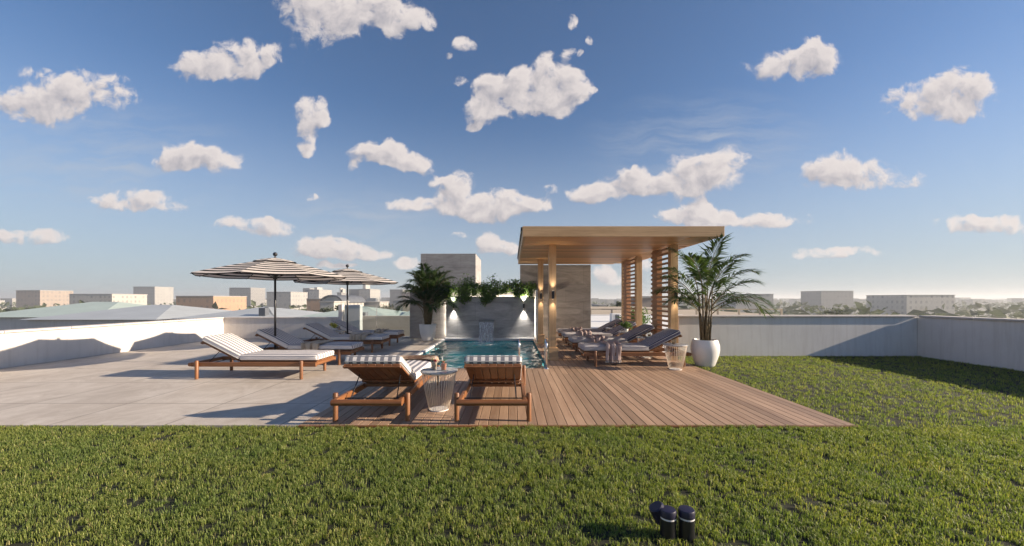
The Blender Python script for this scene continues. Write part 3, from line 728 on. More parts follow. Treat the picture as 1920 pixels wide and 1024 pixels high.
# ------------------------------------------------------------------ loungers
def cushion(name, x0, x1, z0, z1, mat, parent, w=.31, mtx=None):
    bm = B(); box(bm, x0, x1, -w, w, z0, z1, .036, 4)
    bmesh.ops.subdivide_edges(bm, edges=[e for e in bm.edges if e.calc_length() > .3], cuts=9, use_grid_fill=True)
    for v in bm.verts:
        n = mnoise.noise(Vector((v.co.x*5, v.co.y*6, v.co.z*5)))*.006
        q = (1-((v.co.y)/w)**2)*(1-((v.co.x-(x0+x1)/2)/((x1-x0)/2))**2)
        if v.co.z > (z0+z1)/2: v.co.z += .012*q + n
    if mtx is not None: bmesh.ops.transform(bm, matrix=mtx, verts=bm.verts[:])
    o = link(name, bm, mat, parent, True)
    bm = B(); r = .032
    for zz in (z1-.02, z0+.02):
        pts = []
        for cx, cy, a0 in ((x1-r, w-r, 0), (x0+r, w-r, 90), (x0+r, -w+r, 180), (x1-r, -w+r, 270)):
            for k in range(5): a = R(a0+22.5*k); pts.append((cx+r*math.cos(a), cy+r*math.sin(a), zz))
        pts.append(pts[0]); tube(bm, pts, .0045, 5, False)
    if mtx is not None: bmesh.ops.transform(bm, matrix=mtx, verts=bm.verts[:])
    link('piping', bm, M['piping'], o, True)
    return o
TILT = R(27); HX, HZ = 1.30, .272
def make_lounger(stripe, seat=None):
    root = empty('sun_lounger')
    bm = B()
    for s in (1, -1): box(bm, 0, 2.05, s*.335-.022, s*.335+.022, .195, .265, .008, 2)
    link('side_rail', bm, M['teak_x'], root)
    bm = B(); tube(bm, [(2.062, -.365, .23), (2.062, .365, .23)], .032, 14); smooth_by_angle(link('head_bar', bm, M['teak_y'], root))
    bm = B(); tube(bm, [(.03, -.312, .23), (.03, .312, .23)], .03, 12); smooth_by_angle(link('foot_bar', bm, M['teak_y'], root))
    for x in (.22, 1.93):
        for s in (1, -1):
            bm = B(); tube(bm, [(x, s*.385, 0), (x, s*.385, .29), (x, s*.385, .30)], [.026, .028, .022], 14); smooth_by_angle(link('leg', bm, M['teak_z'], root))
    bm = B(); n = 7
    for i in range(n): y0 = -.30+.6*i/n; box(bm, .01, HX-.01, y0+.004, y0+.6/n-.004, .262, .284, .003, 1)
    link('seat_boards', bm, M['teak_x'], root)
    bm = B(); box(bm, 1.28, 1.32, -.312, .312, .225, .262, .004, 1); box(bm, .62, .66, -.312, .312, .225, .261, .004, 1); link('cross_bar', bm, M['teak_y'], root)
    mt = Matrix.Translation((HX, 0, HZ)) @ Matrix.Rotation(-TILT, 4, 'Y')
    bm = B()
    for i in range(n): y0 = -.305+.61*i/n; box(bm, .005, .70, y0+.003, y0+.61/n-.003, 0, .02, .003, 1, mt)
    box(bm, .66, .705, -.308, .308, -.022, -.001, .003, 1, mt); box(bm, .10, .14, -.30, .30, -.022, -.001, .003, 1, mt)
    link('backrest', bm, M['teak_x'], root)
    for s in (1, -1):
        a = mt @ Vector((.40, s*.23, -.012)); bm = B(); tube(bm, [a, (1.86, s*.25, .225)], .006, 8); link('strut', bm, M['black'], root)
    bm = B(); tube(bm, [(1.86, -.312, .225), (1.86, .312, .225)], .007, 8); link('strut_bar', bm, M['black'], root)
    cushion('seat_cushion', 0.0, HX-.005, .286, .386, seat or stripe, root)
    cushion('back_cushion', .012, .715, .0215, .118, stripe, root, .31, mt)
    return root
def place(o, loc, rz, label, group):
    o.location = loc; o.rotation_euler = (0, 0, rz); tag(o, label, 'sun lounger', group); return o
proto = make_lounger(M['stripe'])
G1 = 'striped loungers facing the pool'
place(proto, (-1.50, 6.03, 0), R(-90), 'wooden lounger seen from behind, nearest left, patterned throw on its seat', G1)
place(copy_tree(proto), (-.205, 6.03, 0), R(-90), 'wooden lounger seen from behind, right of the wire table', G1)
G2 = 'striped loungers in a row on the pale patio'
for Y, lb in ((6.62, 'front patio lounger, nearest the lawn and without a throw'), (7.98, 'second patio lounger from the lawn, beige throw hanging off it'),
              (9.76, 'third patio lounger with a beige throw across its middle'), (11.1, 'rearmost patio lounger behind the umbrella pole')):
    place(copy_tree(proto), (-3.2, Y, 0), R(180+random.uniform(-1.6, 1.6)), lb, G2)
proto2 = make_lounger(M['stripe_navy'], M['stripe_grey'])
G3 = 'navy striped loungers under the pergola'
RL = (7.80, 9.2, 10.5, 11.75)
for i, (Y, lb) in enumerate(zip(RL, ('front lounger under the pergola, brown fringed throw over its side', 'second lounger under the pergola, counted from the front',
              'third lounger under the pergola, counted from the front', 'rearmost lounger under the pergola next to the stone wall'))):
    place(proto2 if i == 0 else copy_tree(proto2), (1.39, Y, 0), R(random.uniform(-1.3, 1.3)), lb, G3)

# throws: cloth laid across a lounger, in the lounger's own axes --------
def throw(loc, rz, xc, w, side, hang, mat, label, fringe=False, far=.22, seed=0):
    """across the seat at xc; side = -1 hangs over local -y, +1 over +y"""
    t = empty('throw_blanket', loc, rz, label=label, cat='throw', group='throws on loungers')
    rd = random.Random(seed); nu, nv = 40, 26
    top = .41
    L1 = far+.33; Lt = L1+hang
    bm = B(); g = {}; ph = rd.uniform(0, 6)
    last = []
    for j in range(nu+1):
        s = Lt*j/nu
        for i in range(nv+1):
            q = i/nv-.5
            wv = w*(1+.10*math.sin(s*7+ph))*(1-.16*max(0, s-L1)/max(hang, .01))
            xx = xc+q*wv+.03*math.sin(s*5+ph)
            fold = math.sin(q*17+ph+s*2.0)+.5*math.sin(q*31+2*ph-s*3)
            if s < L1: yy, zz = far-s, top+.011*fold+.012+ .004*rd.uniform(-1, 1)
            else:
                d = s-L1; e = min(1, d/.06)
                yy = -.345-.012-.022*e*(fold*.8+.6); zz = top+.011*fold*(1-e)+.012*(1-e)-d
            g[j, i] = bm.verts.new((xx, side*-1*yy, zz))
        if j == nu: last = [g[j, i].co.copy() for i in range(nv+1)]
    for j in range(nu):
        for i in range(nv): bm.faces.new((g[j, i], g[j, i+1], g[j+1, i+1], g[j+1, i]))
    o = link('cloth', bm, mat, t, True)
    md = o.modifiers.new('solid', 'SOLIDIFY'); md.thickness = .008; md.offset = 0
    if fringe:
        bm = B()
        for c in last:
            for k in range(2):
                a = c+Vector((rd.uniform(-.004, .004)+k*w/nv/2, 0, .004)); tube(bm, [a, a+Vector((rd.uniform(-.008, .008), rd.uniform(-.008, .008), -.045))], [.003, .002], 5)
        link('fringe', bm, M['fringe'], t)
    return t
throw((1.39, RL[0], 0), 0, .60, .34, -1, .30, M['throw_brown'], 'brown fringed throw hanging from the front pergola lounger', True, seed=1)
throw((1.39, RL[1], 0), 0, .56, .34, -1, .10, M['throw_brown'], 'brown throw on the second pergola lounger', False, seed=2)
throw((1.39, RL[2], 0), 0, .60, .32, -1, .08, M['throw_brown'], 'brown throw on the third pergola lounger', False, seed=3)
throw((1.39, RL[3], 0), 0, .58, .32, -1, .06, M['throw_brown'], 'brown throw on the rearmost pergola lounger', False, seed=4)
throw((-3.2, 9.76, 0), R(180), .56, .38, 1, .12, M['throw_beige'], 'beige throw across the third patio lounger', False, seed=5)
throw((-3.2, 7.98, 0), R(180), .78, .34, 1, .16, M['throw_beige'], 'beige throw hanging on the second patio lounger', False, seed=6)
throw((-3.2, 11.1, 0), R(180), .55, .30, 1, .05, M['throw_beige'], 'crumpled beige throw on the rearmost patio lounger', False, seed=8)
throw((-1.50, 6.03, 0), R(-90), .28, .24, 1, .06, M['throw_pattern'], 'brown patterned throw on the nearest left lounger', False, .30, seed=9)

# ------------------------------------------------------------------ wire tables
def make_table():
    t = empty('wire_side_table'); H = .466
    bm = B(); lathe(bm, [(0, H-.02), (.212, H-.02), (.217, H-.015), (.217, H-.004), (.213, H), (0, H)], 48); smooth_by_angle(link('table_top', bm, M['marble'], t))
    bm = B(); n = 36
    for i in range(n):
        a = 2*math.pi*i/n; c, s = math.cos(a), math.sin(a)
        tube(bm, [(.20*c, .20*s, H-.022), (.165*c, .165*s, .24), (.118*c, .118*s, .014)], .003, 5)
    link('wires', bm, M['brass'], t, True)
    bm = B()
    for z, r, in ((H-.024, .203),):
        pts = [(r*math.cos(2*math.pi*k/40), r*math.sin(2*math.pi*k/40), z) for k in range(41)]; tube(bm, pts, .006, 6, False)
    link('hoop', bm, M['brass'], t, True)
    bm = B(); lathe(bm, [(0, .001), (.112, .001), (.112, .012), (0, .012)], 36); link('base_plate', bm, M['white'], t)
    return t
tb = make_table(); G4 = 'round wire side tables'
def put(o, loc, label, rz=0): o.location = loc; o.rotation_euler.z = rz; tag(o, label, 'side table', G4); return o
put(tb, (-.86, 4.53, 0), 'wire side table between the two near loungers, two cocktails on it')
put(copy_tree(tb), (3.03, 7.12, 0), 'wire side table in front of the pergola loungers, one tumbler on it', .4)
put(copy_tree(tb), (2.98, 8.52, 0), 'wire side table holding two dark tumblers', .9)
put(copy_tree(tb), (2.95, 9.88, 0), 'wire side table holding a small green fern', 1.3)
put(copy_tree(tb), (2.92, 11.13, 0), 'rearmost wire side table under the pergola', .2)
put(copy_tree(tb), (-4.72, 10.35, 0), 'wire side table on the patio with yellow flowers', .7)

def drink(loc, mat, label, straw=1, garnish='berry', h=.10, r=.036, rz=0, fill=.8):
    t = empty('cocktail_glass' if garnish else 'tumbler', loc, rz, label=label, cat='drink', group='drinks on the side tables')
    bm = B(); lathe(bm, [(0, .001), (r*.78, .001), (r, h), (r-.003, h), (r*.78-.003, .008), (0, .008)], 24); link('glass', bm, M['pane'], t, True)
    bm = B(); q = r*.78-.0035; r2 = q+(r-.0035-q)*fill; lathe(bm, [(0, .0085), (q, .0085), (r2, h*fill), (0, h*fill)], 24); link('drink', bm, mat, t)
    for k in range(straw):
        bm = B(); s = 1 if k == 0 else -1; tube(bm, [(-.01*s, .0, h*.3), (.022*s, .006, h*1.55)], .0035, 8); link('straw', bm, M['straw'], t)
    if garnish:
        rd = random.Random(hash(label) % 1000); bm = B()
        for k in range(14):
            c = Vector((rd.uniform(-.03, .02), rd.uniform(-.02, .02), h*fill+rd.uniform(.0, .04))); d = Vector((rd.uniform(-1, 1), rd.uniform(-1, 1), rd.uniform(0, 1))).normalized()*.022
            u, v = frame(d); bm.faces.new([bm.verts.new(c), bm.verts.new(c+d*.5+u*.008), bm.verts.new(c+d), bm.verts.new(c+d*.5-u*.008)])
        link('mint_sprig', bm, M['mint'], t)
        bm = B()
        for k in range(5):
            bmesh.ops.create_icosphere(bm, subdivisions=2, radius=rd.uniform(.007, .012), matrix=Matrix.Translation((rd.uniform(-.005, .03), rd.uniform(-.02, .015), h*fill+rd.uniform(.004, .026))))
        link('berries', bm, M['berry'], t, True)
    return t
TZ = .467
drink((-.925, 4.56, TZ), M['cream'], 'creamy cocktail with leafy garnish, left on the near table', 1, 'x', .105, .04)
drink((-.80, 4.50, TZ), M['pink'], 'pink cocktail with red berries, right on the near table', 1, 'x', .10, .04, 2.6)
drink((3.0, 7.12, TZ), M['amber'], 'tumbler on the front pergola table', 0, None, .10, .042, 0, .3)
drink((2.93, 8.50, TZ), M['amber'], 'left tumbler on the second pergola table', 0, None, .10, .04, 0, .5)
drink((3.05, 8.53, TZ), M['amber'], 'right tumbler on the second pergola table', 0, None, .10, .04, 0, .5)
drink((2.98, 11.13, TZ), M['cream'], 'pale cocktail on the rearmost pergola table', 1, 'x')
drink((-4.64, 10.30, TZ), M['cream'], 'pale cocktail beside the yellow flowers', 1, 'x')

# ------------------------------------------------------------------ umbrellas
def make_umbrella():
    t = empty('patio_umbrella')
    bm = B(); tube(bm, [(0, 0, .05), (0, 0, 2.12)], .02, 14); link('pole', bm, M['black'], t, True)
    bm = B(); lathe(bm, [(0, 0), (.26, 0), (.26, .05), (.05, .065), (.035, .25), (0, .25)], 28); smooth_by_angle(link('base', bm, M['black'], t))
    rr = [.30, .38, .445, .53, .60, .69, .76, .85, .92, 1.01, 1.08, 1.17, 1.24, 1.35]
    prof = lambda r: 2.10-.335*((r/1.35)**1.25)
    def rings(bm, rs, zf, first_black, seg=6):
        cols = []
        for r in rs:
            ring = []
            for k in range(8):
                a, b_ = [Vector((math.cos(R(22.5*0+45*q)), math.sin(R(45*q)), 0))*r for q in (k, k+1)]
                for i in range(seg):
                    f = i/seg; p_ = a.lerp(b_, f); sag = .035*(r/1.35)*math.sin(math.pi*f)
                    ring.append(bm.verts.new((p_.x, p_.y, zf(r)-sag*.6)))
            cols.append(ring)
        n = len(cols[0])
        for q, (a, b_) in enumerate(zip(cols, cols[1:])):
            for k in range(n):
                f = bm.faces.new((a[k], a[(k+1) % n], b_[(k+1) % n], b_[k])); f.material_index = (q+first_black) % 2
        return cols
    bm = B(); cs = rings(bm, rr, prof, 0)
    # hanging hem
    n = len(cs[-1]); low = [bm.verts.new(v.co+Vector((0, 0, -.018))) for v in cs[-1]]
    for k in range(n): f = bm.faces.new((cs[-1][k], cs[-1][(k+1) % n], low[(k+1) % n], low[k])); f.material_index = 1
    cn = link('canopy', bm, [M['canopy_white'], M['canopy_black']], t); md = cn.modifiers.new('solid', 'SOLIDIFY'); md.thickness = .004
    bm = B(); rings(bm, [.02, .12, .15, .25, .28, .36, .40], lambda r: 2.135-.09*((r/.4)**1.4), 0)
    vc = link('vent_cap', bm, [M['canopy_white'], M['canopy_black']], cn); md = vc.modifiers.new('solid', 'SOLIDIFY'); md.thickness = .004
    for k in range(8):
        c, s = math.cos(R(45*k)), math.sin(R(45*k))
        bm = B(); tube(bm, [(.03*c, .03*s, 2.06)]+[(r*c, r*s, prof(r)-.018) for r in (.35, .7, 1.0, 1.36)], .008, 6); rb = link('rib', bm, M['black'], t)
        bm = B(); tube(bm, [(.03*c, .03*s, 1.74), (.62*c, .62*s, prof(.62)-.03)], .006, 6); link('strut', bm, M['black'], rb)
    bm = B(); lathe(bm, [(0, 1.70), (.04, 1.70), (.04, 1.78), (0, 1.78)], 16); link('runner', bm, M['black'], t)
    bm = B(); lathe(bm, [(0, 2.13), (.03, 2.13), (.012, 2.15), (.012, 2.165)]+[(.042*math.sin(R(a)), 2.205-.042*math.cos(R(a))) for a in range(20, 181, 16)]+[(0, 2.247)], 18); link('finial', bm, M['black'], t, True)
    return t
um = make_umbrella(); um.location = (-4.48, 10.45, 0); um.rotation_euler.z = R(4)
tag(um, 'farther black and white striped umbrella, closer to the bushy palm', 'umbrella', 'striped patio umbrellas')
u2 = copy_tree(um); u2.location = (-4.78, 7.75, 0); u2.rotation_euler.z = R(10)
tag(u2, 'nearer black and white striped umbrella, farther left from the palm', 'umbrella', 'striped patio umbrellas')

# ------------------------------------------------------------------ plants
def leaf_blade(bm, base, d, side, length, width, droop=.3, fold=.25):
    d = d.normalized(); up = side.cross(d).normalized()
    p0 = base; p1 = base+d*length*.45+up*0; p2 = base+d*length+Vector((0, 0, -droop*length))
    s = side*width
    a = bm.verts.new(p0); b_ = bm.verts.new(p1+s-up*width*fold); c = bm.verts.new(p2); e = bm.verts.new(p1-s-up*width*fold); m_ = bm.verts.new(p1)
    bm.faces.new((a, b_, m_)); bm.faces.new((b_, c, m_)); bm.faces.new((a, m_, e)); bm.faces.new((m_, c, e))
def frond(bl, bs, base, az, el, length, bend, rd, leafl=.34, nl=26, wid=.011, bare=.35):
    p = Vector(base); pts = [p.copy()]; n = 14; dirs = []
    for i in range(n):
        e = el-bend*(i/n)**1.5; d = Vector((math.cos(az)*math.cos(e), math.sin(az)*math.cos(e), math.sin(e)))
        dirs.append(d); p = p+d*length/n; pts.append(p.copy())
    dirs.append(dirs[-1])
    tube(bs, pts, [.009*(1-.75*i/n)+.0015 for i in range(n+1)], 5)
    for i in range(nl):
        s = bare+(1-bare)*(i+rd.uniform(0, .6))/nl; s = min(s, .995); f = s*n; k = int(f); q = pts[k].lerp(pts[min(k+1, n)], f-k); d = dirs[k]
        sd = d.cross(Vector((0, 0, 1)))
        if sd.length < 1e-3: sd = Vector((1, 0, 0))
        sd.normalize(); up = sd.cross(d)
        t = (s-bare)/(1-bare); ll = leafl*(.55+.75*math.sin(math.pi*min(1, t*.85+.12)))*rd.uniform(.8, 1.1)
        for g in (1, -1):
            dd = (d*(.55+.7*t)+sd*g*(1.0-.45*t)+up*rd.uniform(.05, .35)).normalized()
            w = dd.cross(up).normalized()
            leaf_blade(bl, q, dd, w, ll, wid*1.3*rd.uniform(.8, 1.2), rd.uniform(.15, .5))
def palm(loc, label, seed, nf, reach, zt, mat, potprof, dense=26, leafl=.34):
    rd = random.Random(seed); t = empty('potted_palm', loc, label=label, cat='potted palm', group='palms in white pots')
    bm = B(); lathe(bm, potprof, 48); smooth_by_angle(link('pot', bm, M['pot'], t), 50)
    zr = potprof[len(potprof)//2][1]; zr = max(z for r, z in potprof); rim = [r for r, z in potprof if abs(z-zr) < .02][0]
    bm = B(); lathe(bm, [(0, zr-.045), (rim-.01, zr-.05)], 32); link('soil', bm, M['soil'], t)
    bl, bs = B(), B()
    for i in range(nf):
        az = 2*math.pi*(i*.618+rd.uniform(-.06, .06)); k = (i+.5)/nf
        r0 = .09*math.sqrt(rd.random()); b0 = Vector((r0*math.cos(az), r0*math.sin(az), zr-.06))
        H = (zt-zr)*(.28+.36*k)*rd.uniform(.85, 1.1)
        b1 = b0+Vector((math.cos(az)*.05*rd.uniform(.5, 2.2), math.sin(az)*.05*rd.uniform(.5, 2.2), H))
        mid = b0.lerp(b1, .5)+Vector((rd.uniform(-.015, .015), rd.uniform(-.015, .015), 0))
        tube(bs, [b0, mid, b1], [.016, .013, .009], 6)
        el = R(38+44*k+rd.uniform(-10, 10)); ln = reach*rd.uniform(.85, 1.15)*(1.0-.1*k)
        frond(bl, bs, b1, az, el, ln, R(rd.uniform(60, 105))*(1-.25*k), rd, leafl, dense, .0115, .22)
    link('stems', bs, M['cane'], t, True)
    link('fronds', bl, mat, t)
    return t
def link_noop(): pass
POT_R = [(0, .001), (.155, .001), (.18, .03), (.245, .22), (.265, .33), (.262, .42), (.235, .51), (.228, .53), (.215, .53), (.205, .50), (.205, .47)]
POT_L = [(0, .001), (.14, .001), (.165, .02), (.225, .20), (.252, .36), (.262, .48), (.262, .526), (.246, .526), (.24, .49), (.24, .46)]
class BMX: pass
palm((3.83, 7.62, -.03), 'tall airy palm in a bulbous white pot beside the pergola', 11, 20, 1.05, 2.35, M['palm'], POT_R, 28, .36)
palm((-2.62, 11.95, 0), 'bushy dark palm in a tapered white pot left of the pool wall', 23, 46, .90, 2.25, M['palm_dark'], POT_L, 30, .32)

def leaf_cloud(name, pts, size, mat, parent, rd, flat=.5):
    V, F = [], []
    for c in pts:
        d = Vector((rd.gauss(0, 1), rd.gauss(0, 1), rd.gauss(-.15, flat))).normalized(); u, v = frame(d); a = rd.uniform(0, 6.28)
        w = (u*math.cos(a)+v*math.sin(a)); s = size*rd.uniform(.6, 1.25); n = len(V); nrm = d.cross(w)*s*.12
        V += [tuple(c), tuple(c+d*s*.5+w*s*.28-nrm), tuple(c+d*s), tuple(c+d*s*.5-w*s*.28-nrm)]; F += [(n, n+1, n+2), (n, n+2, n+3)]
    return raw_mesh(name, V, F, mat, parent)
rd = random.Random(41)
vn = empty('trailing_vine', (0, 0, 0), label='leafy vine with white flowers trailing over the pool wall', cat='vine')
pts, strands, flowers = [], [], []
XL, XR = -2.5, .72
for k in range(46):
    x = rd.uniform(XL, XR); h = .24+.20*mnoise.noise(Vector((x*2.3, 3, 0)))
    z0 = 1.63; a = Vector((x, 12.72+rd.uniform(-.12, .08), z0)); b_ = a+Vector((rd.uniform(-.12, .12), rd.uniform(-.15, .05), max(.08, h)*rd.uniform(.5, 1.35)))
    strands.append([a, a.lerp(b_, .5)+Vector((rd.uniform(-.04, .04), 0, 0)), b_])
    for i in range(95):
        f = rd.random(); p_ = a.lerp(b_, f); pts.append(p_+Vector((rd.gauss(0, .075), rd.gauss(0, .07), rd.gauss(0, .05))))
HANG = [(-1.72, .34, .22), (-1.55, .44, .16), (-1.42, .36, .15), (-1.25, .22, .12), (-.95, .44, .13), (-.84, .56, .13), (-.72, .48, .12), (-.60, .24, .14), (-.40, .16, .2), (.1, .22, .14), (.24, .26, .12), (.35, .2, .1), (.62, .26, .13), (-2.1, .30, .2), (-2.32, .42, .18), (-2.45, .62, .14), (-2.2, .2, .2), (-.2, .12, .2)]
for x, dn, w in HANG:
    for s in range(4):
        x0 = x+rd.uniform(-w, w)*.6; a = Vector((x0, 12.60+rd.uniform(-.03, .02), 1.62)); dd = dn*rd.uniform(.65, 1.08)
        b_ = a+Vector((rd.uniform(-.05, .05), rd.uniform(-.07, -.02), -dd)); strands.append([a+Vector((0, .12, .0)), a, b_])
        for i in range(int(60+170*dd)):
            f = rd.random()**.85; p_ = a.lerp(b_, f); pts.append(p_+Vector((rd.gauss(0, .042), rd.gauss(-.02, .03), rd.gauss(0, .03))))
for k in range(900):
    x = rd.uniform(XL, XR); pts.append(Vector((x, 12.62+rd.uniform(-.06, .12), 1.66+rd.gauss(0, .055))))
leaf_cloud('foliage', pts, .062, M['vine'], vn, rd)
bm = B()
for s in strands: tube(bm, s, .004, 4)
link('stems', bm, M['stem'], vn)
fl = []
for k in range(60):
    c = rd.choice(pts)+Vector((0, -.06, 0))
    for i in range(5): fl.append(c+Vector((rd.gauss(0, .008), rd.gauss(0, .008), rd.gauss(0, .008))))
leaf_cloud('flowers', fl, .032, M['petal'], vn, rd)
bm = B(); box(bm, -2.5, .76, 12.86, 13.1, 1.3, 1.60); link('planter_trough', bm, M['travertine'], vn)

def shrub(name, loc, label, cat, rad, h, n, mat, size, seed, pot=None, stemmat=None, group=None):
    rd = random.Random(seed); t = empty(name, loc, label=label, cat=cat)
    if group: t['group'] = group
    z0 = 0
    if pot:
        bm = B(); lathe(bm, [(0, .001), (pot*.7, .001), (pot, pot*1.5), (pot-.006, pot*1.5), (pot*.8, pot*1.3), (0, pot*1.3)], 20); link('pot', bm, M['pot'], t, True); z0 = pot*1.4
    pts = []; bm = B()
    for k in range(max(8, n//60)):
        a = rd.uniform(0, 6.28); q = rd.random()**.5; tip = Vector((math.cos(a)*rad*q, math.sin(a)*rad*q, z0+h*rd.uniform(.45, 1.0)*(1-.35*q*q)))
        tube(bm, [(0, 0, z0*.8), tip*.55+Vector((0, 0, z0*.3)), tip], [.006, .004, .002], 4)
        for i in range(60):
            f = rd.uniform(.35, 1.05); pts.append(tip*f+Vector((rd.gauss(0, rad*.16), rd.gauss(0, rad*.16), rd.gauss(0, h*.07)+z0*(1-f))))
    link('stems', bm, stemmat or M['stem'], t); leaf_cloud('foliage', pts, size, mat, t, rd)
    return t
shrub('leafy_shrub', (4.25, 13.3, .29), 'bright green shrub seen between the two slatted screens', 'shrub', .5, .75, 2400, M['bush'], .08, 5)
shrub('leafy_shrub', (3.75, 12.5, -.02), 'low green shrub at the foot of the back slatted screen', 'shrub', .38, .62, 1500, M['bush'], .07, 6)
shrub('potted_fern', (2.95, 9.9, TZ), 'small green fern in a pot on a wire table', 'potted plant', .16, .22, 700, M['bush'], .04, 7, .05)
fv = shrub('flower_vase', (-4.80, 10.36, TZ), 'yellow flowers in a vase on the patio table', 'flower vase', .09, .20, 260, M['yellow'], .035, 8, .035, M['bush'])

# ------------------------------------------------------------------ garden spotlights in the lawn
def bollard(x, y, label, head=False):
    t = empty('garden_spotlight', (x, y, -.03), label=label, cat='garden light', group='black garden spotlights in the lawn')
    r = .044
    bm = B(); lathe(bm, [(0, 0), (r-.001, 0), (r-.001, .118), (0, .118)], 32); smooth_by_angle(link('body', bm, M['black'], t))
    bm = B(); lathe(bm, [(0, .1181), (r-.002, .1181), (r-.002, .128), (0, .128)], 32); smooth_by_angle(link('light_ring', bm, plain('pale_ring', (.72, .70, .72), .4, .03), t))
    bm = B(); lathe(bm, [(0, .1282), (r, .1282), (r, .160), (r-.004, .167), (r-.009, .168), (0, .168)], 32); smooth_by_angle(link('cap', bm, M['blackcap'], t))
    if head:
        bm = B(); tube(bm, [(-.016, .045, .075), (-.034, .042, .12), (-.05, .04, .158), (-.053, .04, .163)], [.036, .043, .043, .036], 24); smooth_by_angle(link('tilted_head', bm, M['blackcap'], t))
        bm = B(); tube(bm, [(-.02, .02, .06), (-.02, .045, .08)], .01, 8); link('bracket', bm, M['black'], t)
bollard(.865, 2.13, 'black garden spotlight with an extra tilted head', True)
bollard(.968, 2.13, 'black garden spotlight at the right of the pair', False)

# ------------------------------------------------------------------ city beyond
GZ = -14
bm = B(); bmesh.ops.create_circle(bm, cap_ends=True, radius=5000, segments=96, matrix=Matrix.Translation((0, 0, GZ))); structure('city_ground', bm, M['cityground'])
def X(px, d): return (px-960)*d/720
def Z(py, d): return 1.3+(561-py)*d/720
def bld(px0, px1, ytop, d, depth, mat, label, name='city_building', roof=None, extra=None):
    t = empty(name, (X((px0+px1)/2, d), d, GZ), label=label, cat='building')
    w = X(px1, d)-X(px0, d); h = Z(ytop, d)-GZ
    bm = B(); box(bm, -w/2, w/2, 0, depth, 0, h); link('walls', bm, mat, t)
    bm = B(); box(bm, -w/2-.2, w/2+.2, -.2, depth+.2, h+.01, h+max(.35, .012*h)); link('roof', bm, roof or M['flatroof'], t)
    if extra:
        for (fx0, fx1, hh) in extra:
            bm = B(); box(bm, -w/2+fx0*w, -w/2+fx1*w, depth*.3, depth*.7, h+max(.36, .0125*h), h+hh); link('roof_plant', bm, M['flatroof'], t)
    return t
bld(579.5, 598, 543.5, 420, 30, M['f_pale'], 'pale slab tower directly above the orange brick block', extra=[(.1, .4, 3)])
bld(568, 580.5, 541, 430, 30, M['f_grey'], 'dark grey tower touching the left side of the pale slab tower')
bld(575, 603, 561, 190, 25, M['f_brick'], 'orange brick block left of the vaulted white hall')
bld(632, 640, 549, 380, 16, M['f_grey'], 'slender tower left of the umbrella pole', extra=[(.1, .3, 5), (.7, .85, 4)])
bld(654, 674, 543, 400, 22, M['f_grey'], 'wide dark grey slab just right of the umbrella pole')
bld(673, 694, 542.5, 390, 30, M['f_pale'], 'pale gridded tower with a dark rooftop box', extra=[(.05, .3, 5.5)])
bld(693.5, 698, 549, 410, 20, M['f_brown'], 'thin brown tower beside the pale gridded tower')
bld(699, 703, 555, 520, 20, M['f_grey'], 'small grey distant tower beside the thin brown tower')
bld(731, 755, 543.5, 380, 26, M['f_grey'], 'grey slab tower left of the bushy palm')
bld(753, 770, 549, 260, 22, M['f_brown'], 'brown block partly behind the left wall end')
bld(755, 772, 562, 130, 12, M['f_sand'], 'sand coloured house with windows by the left wall end')
bld(737, 756, 564, 170, 14, M['f_white'], 'small white house left of the sand coloured house')
bld(657, 712, 567.5, 140, 10, M['f_white'], 'long low white building beyond the green roof')
bld(600, 626, 567, 110, 10, M['f_white'], 'white house with narrow windows left of the vault')
# barrel vaulted hall
vt = empty('vaulted_hall', (X(622, 120), 120, GZ), label='white hall with a dark arched barrel roof', cat='building')
w = 3.1; h = Z(568, 120)-GZ; a0 = 18
bm = B(); ring = [(-w, 0), (w, 0)]+[(w*math.cos(R(k*15)), h+2.0*math.sin(R(k*15))) for k in range(13)]
f0 = [bm.verts.new((x, 0, z)) for x, z in ring]; f1 = [bm.verts.new((x, a0, z)) for x, z in ring]
bm.faces.new(f0); bm.faces.new(f1[::-1])
for i in range(len(ring)): j = (i+1) % len(ring); bm.faces.new((f0[i], f0[j], f1[j], f1[i]))
link('walls', bm, M['f_white'], vt)
bm = B(); n = 13
lo = [bm.verts.new(((w+.05)*math.cos(R(k*15)), -.4, h+2.05*math.sin(R(k*15)))) for k in range(n)]; hi = [bm.verts.new(((w+.45)*math.cos(R(k*15)), -.4, h+2.5*math.sin(R(k*15)))) for k in range(n)]
lo2 = [bm.verts.new(v.co+Vector((0, a0+.8, 0))) for v in lo]; hi2 = [bm.verts.new(v.co+Vector((0, a0+.8, 0))) for v in hi]
for k in range(n-1):
    for q in ((lo[k], lo[k+1], hi[k+1], hi[k]), (hi[k], hi[k+1], hi2[k+1], hi2[k]), (lo[k], lo2[k], lo2[k+1], lo[k+1]), (lo2[k], hi2[k], hi2[k+1], lo2[k+1])): bm.faces.new(q)
link('roof', bm, M['slate'], vt)
# lattice frame (open steel mast cluster)
gt = empty('lattice_frame', (X(712, 150), 150, GZ), label='open steel lattice frame on the skyline', cat='steel frame')
bm = B(); h = Z(557, 150)-GZ
for i in range(5):
    for j in range(2): tube(bm, [(-1.6+.8*i, j*2, 0), (-1.6+.8*i, j*2, h*(1-.02*abs(i-2)))], .07, 5)
for k in range(5):
    z = h-1-k*.9
    for j in range(2): tube(bm, [(-1.6, j*2, z), (1.6, j*2, z)], .05, 5); tube(bm, [(-1.6, j*2, z), (-.8, j*2, z+.9)], .04, 5); tube(bm, [(.8, j*2, z), (1.6, j*2, z+.9)], .04, 5)
link('frame', bm, M['greymetal'], gt)
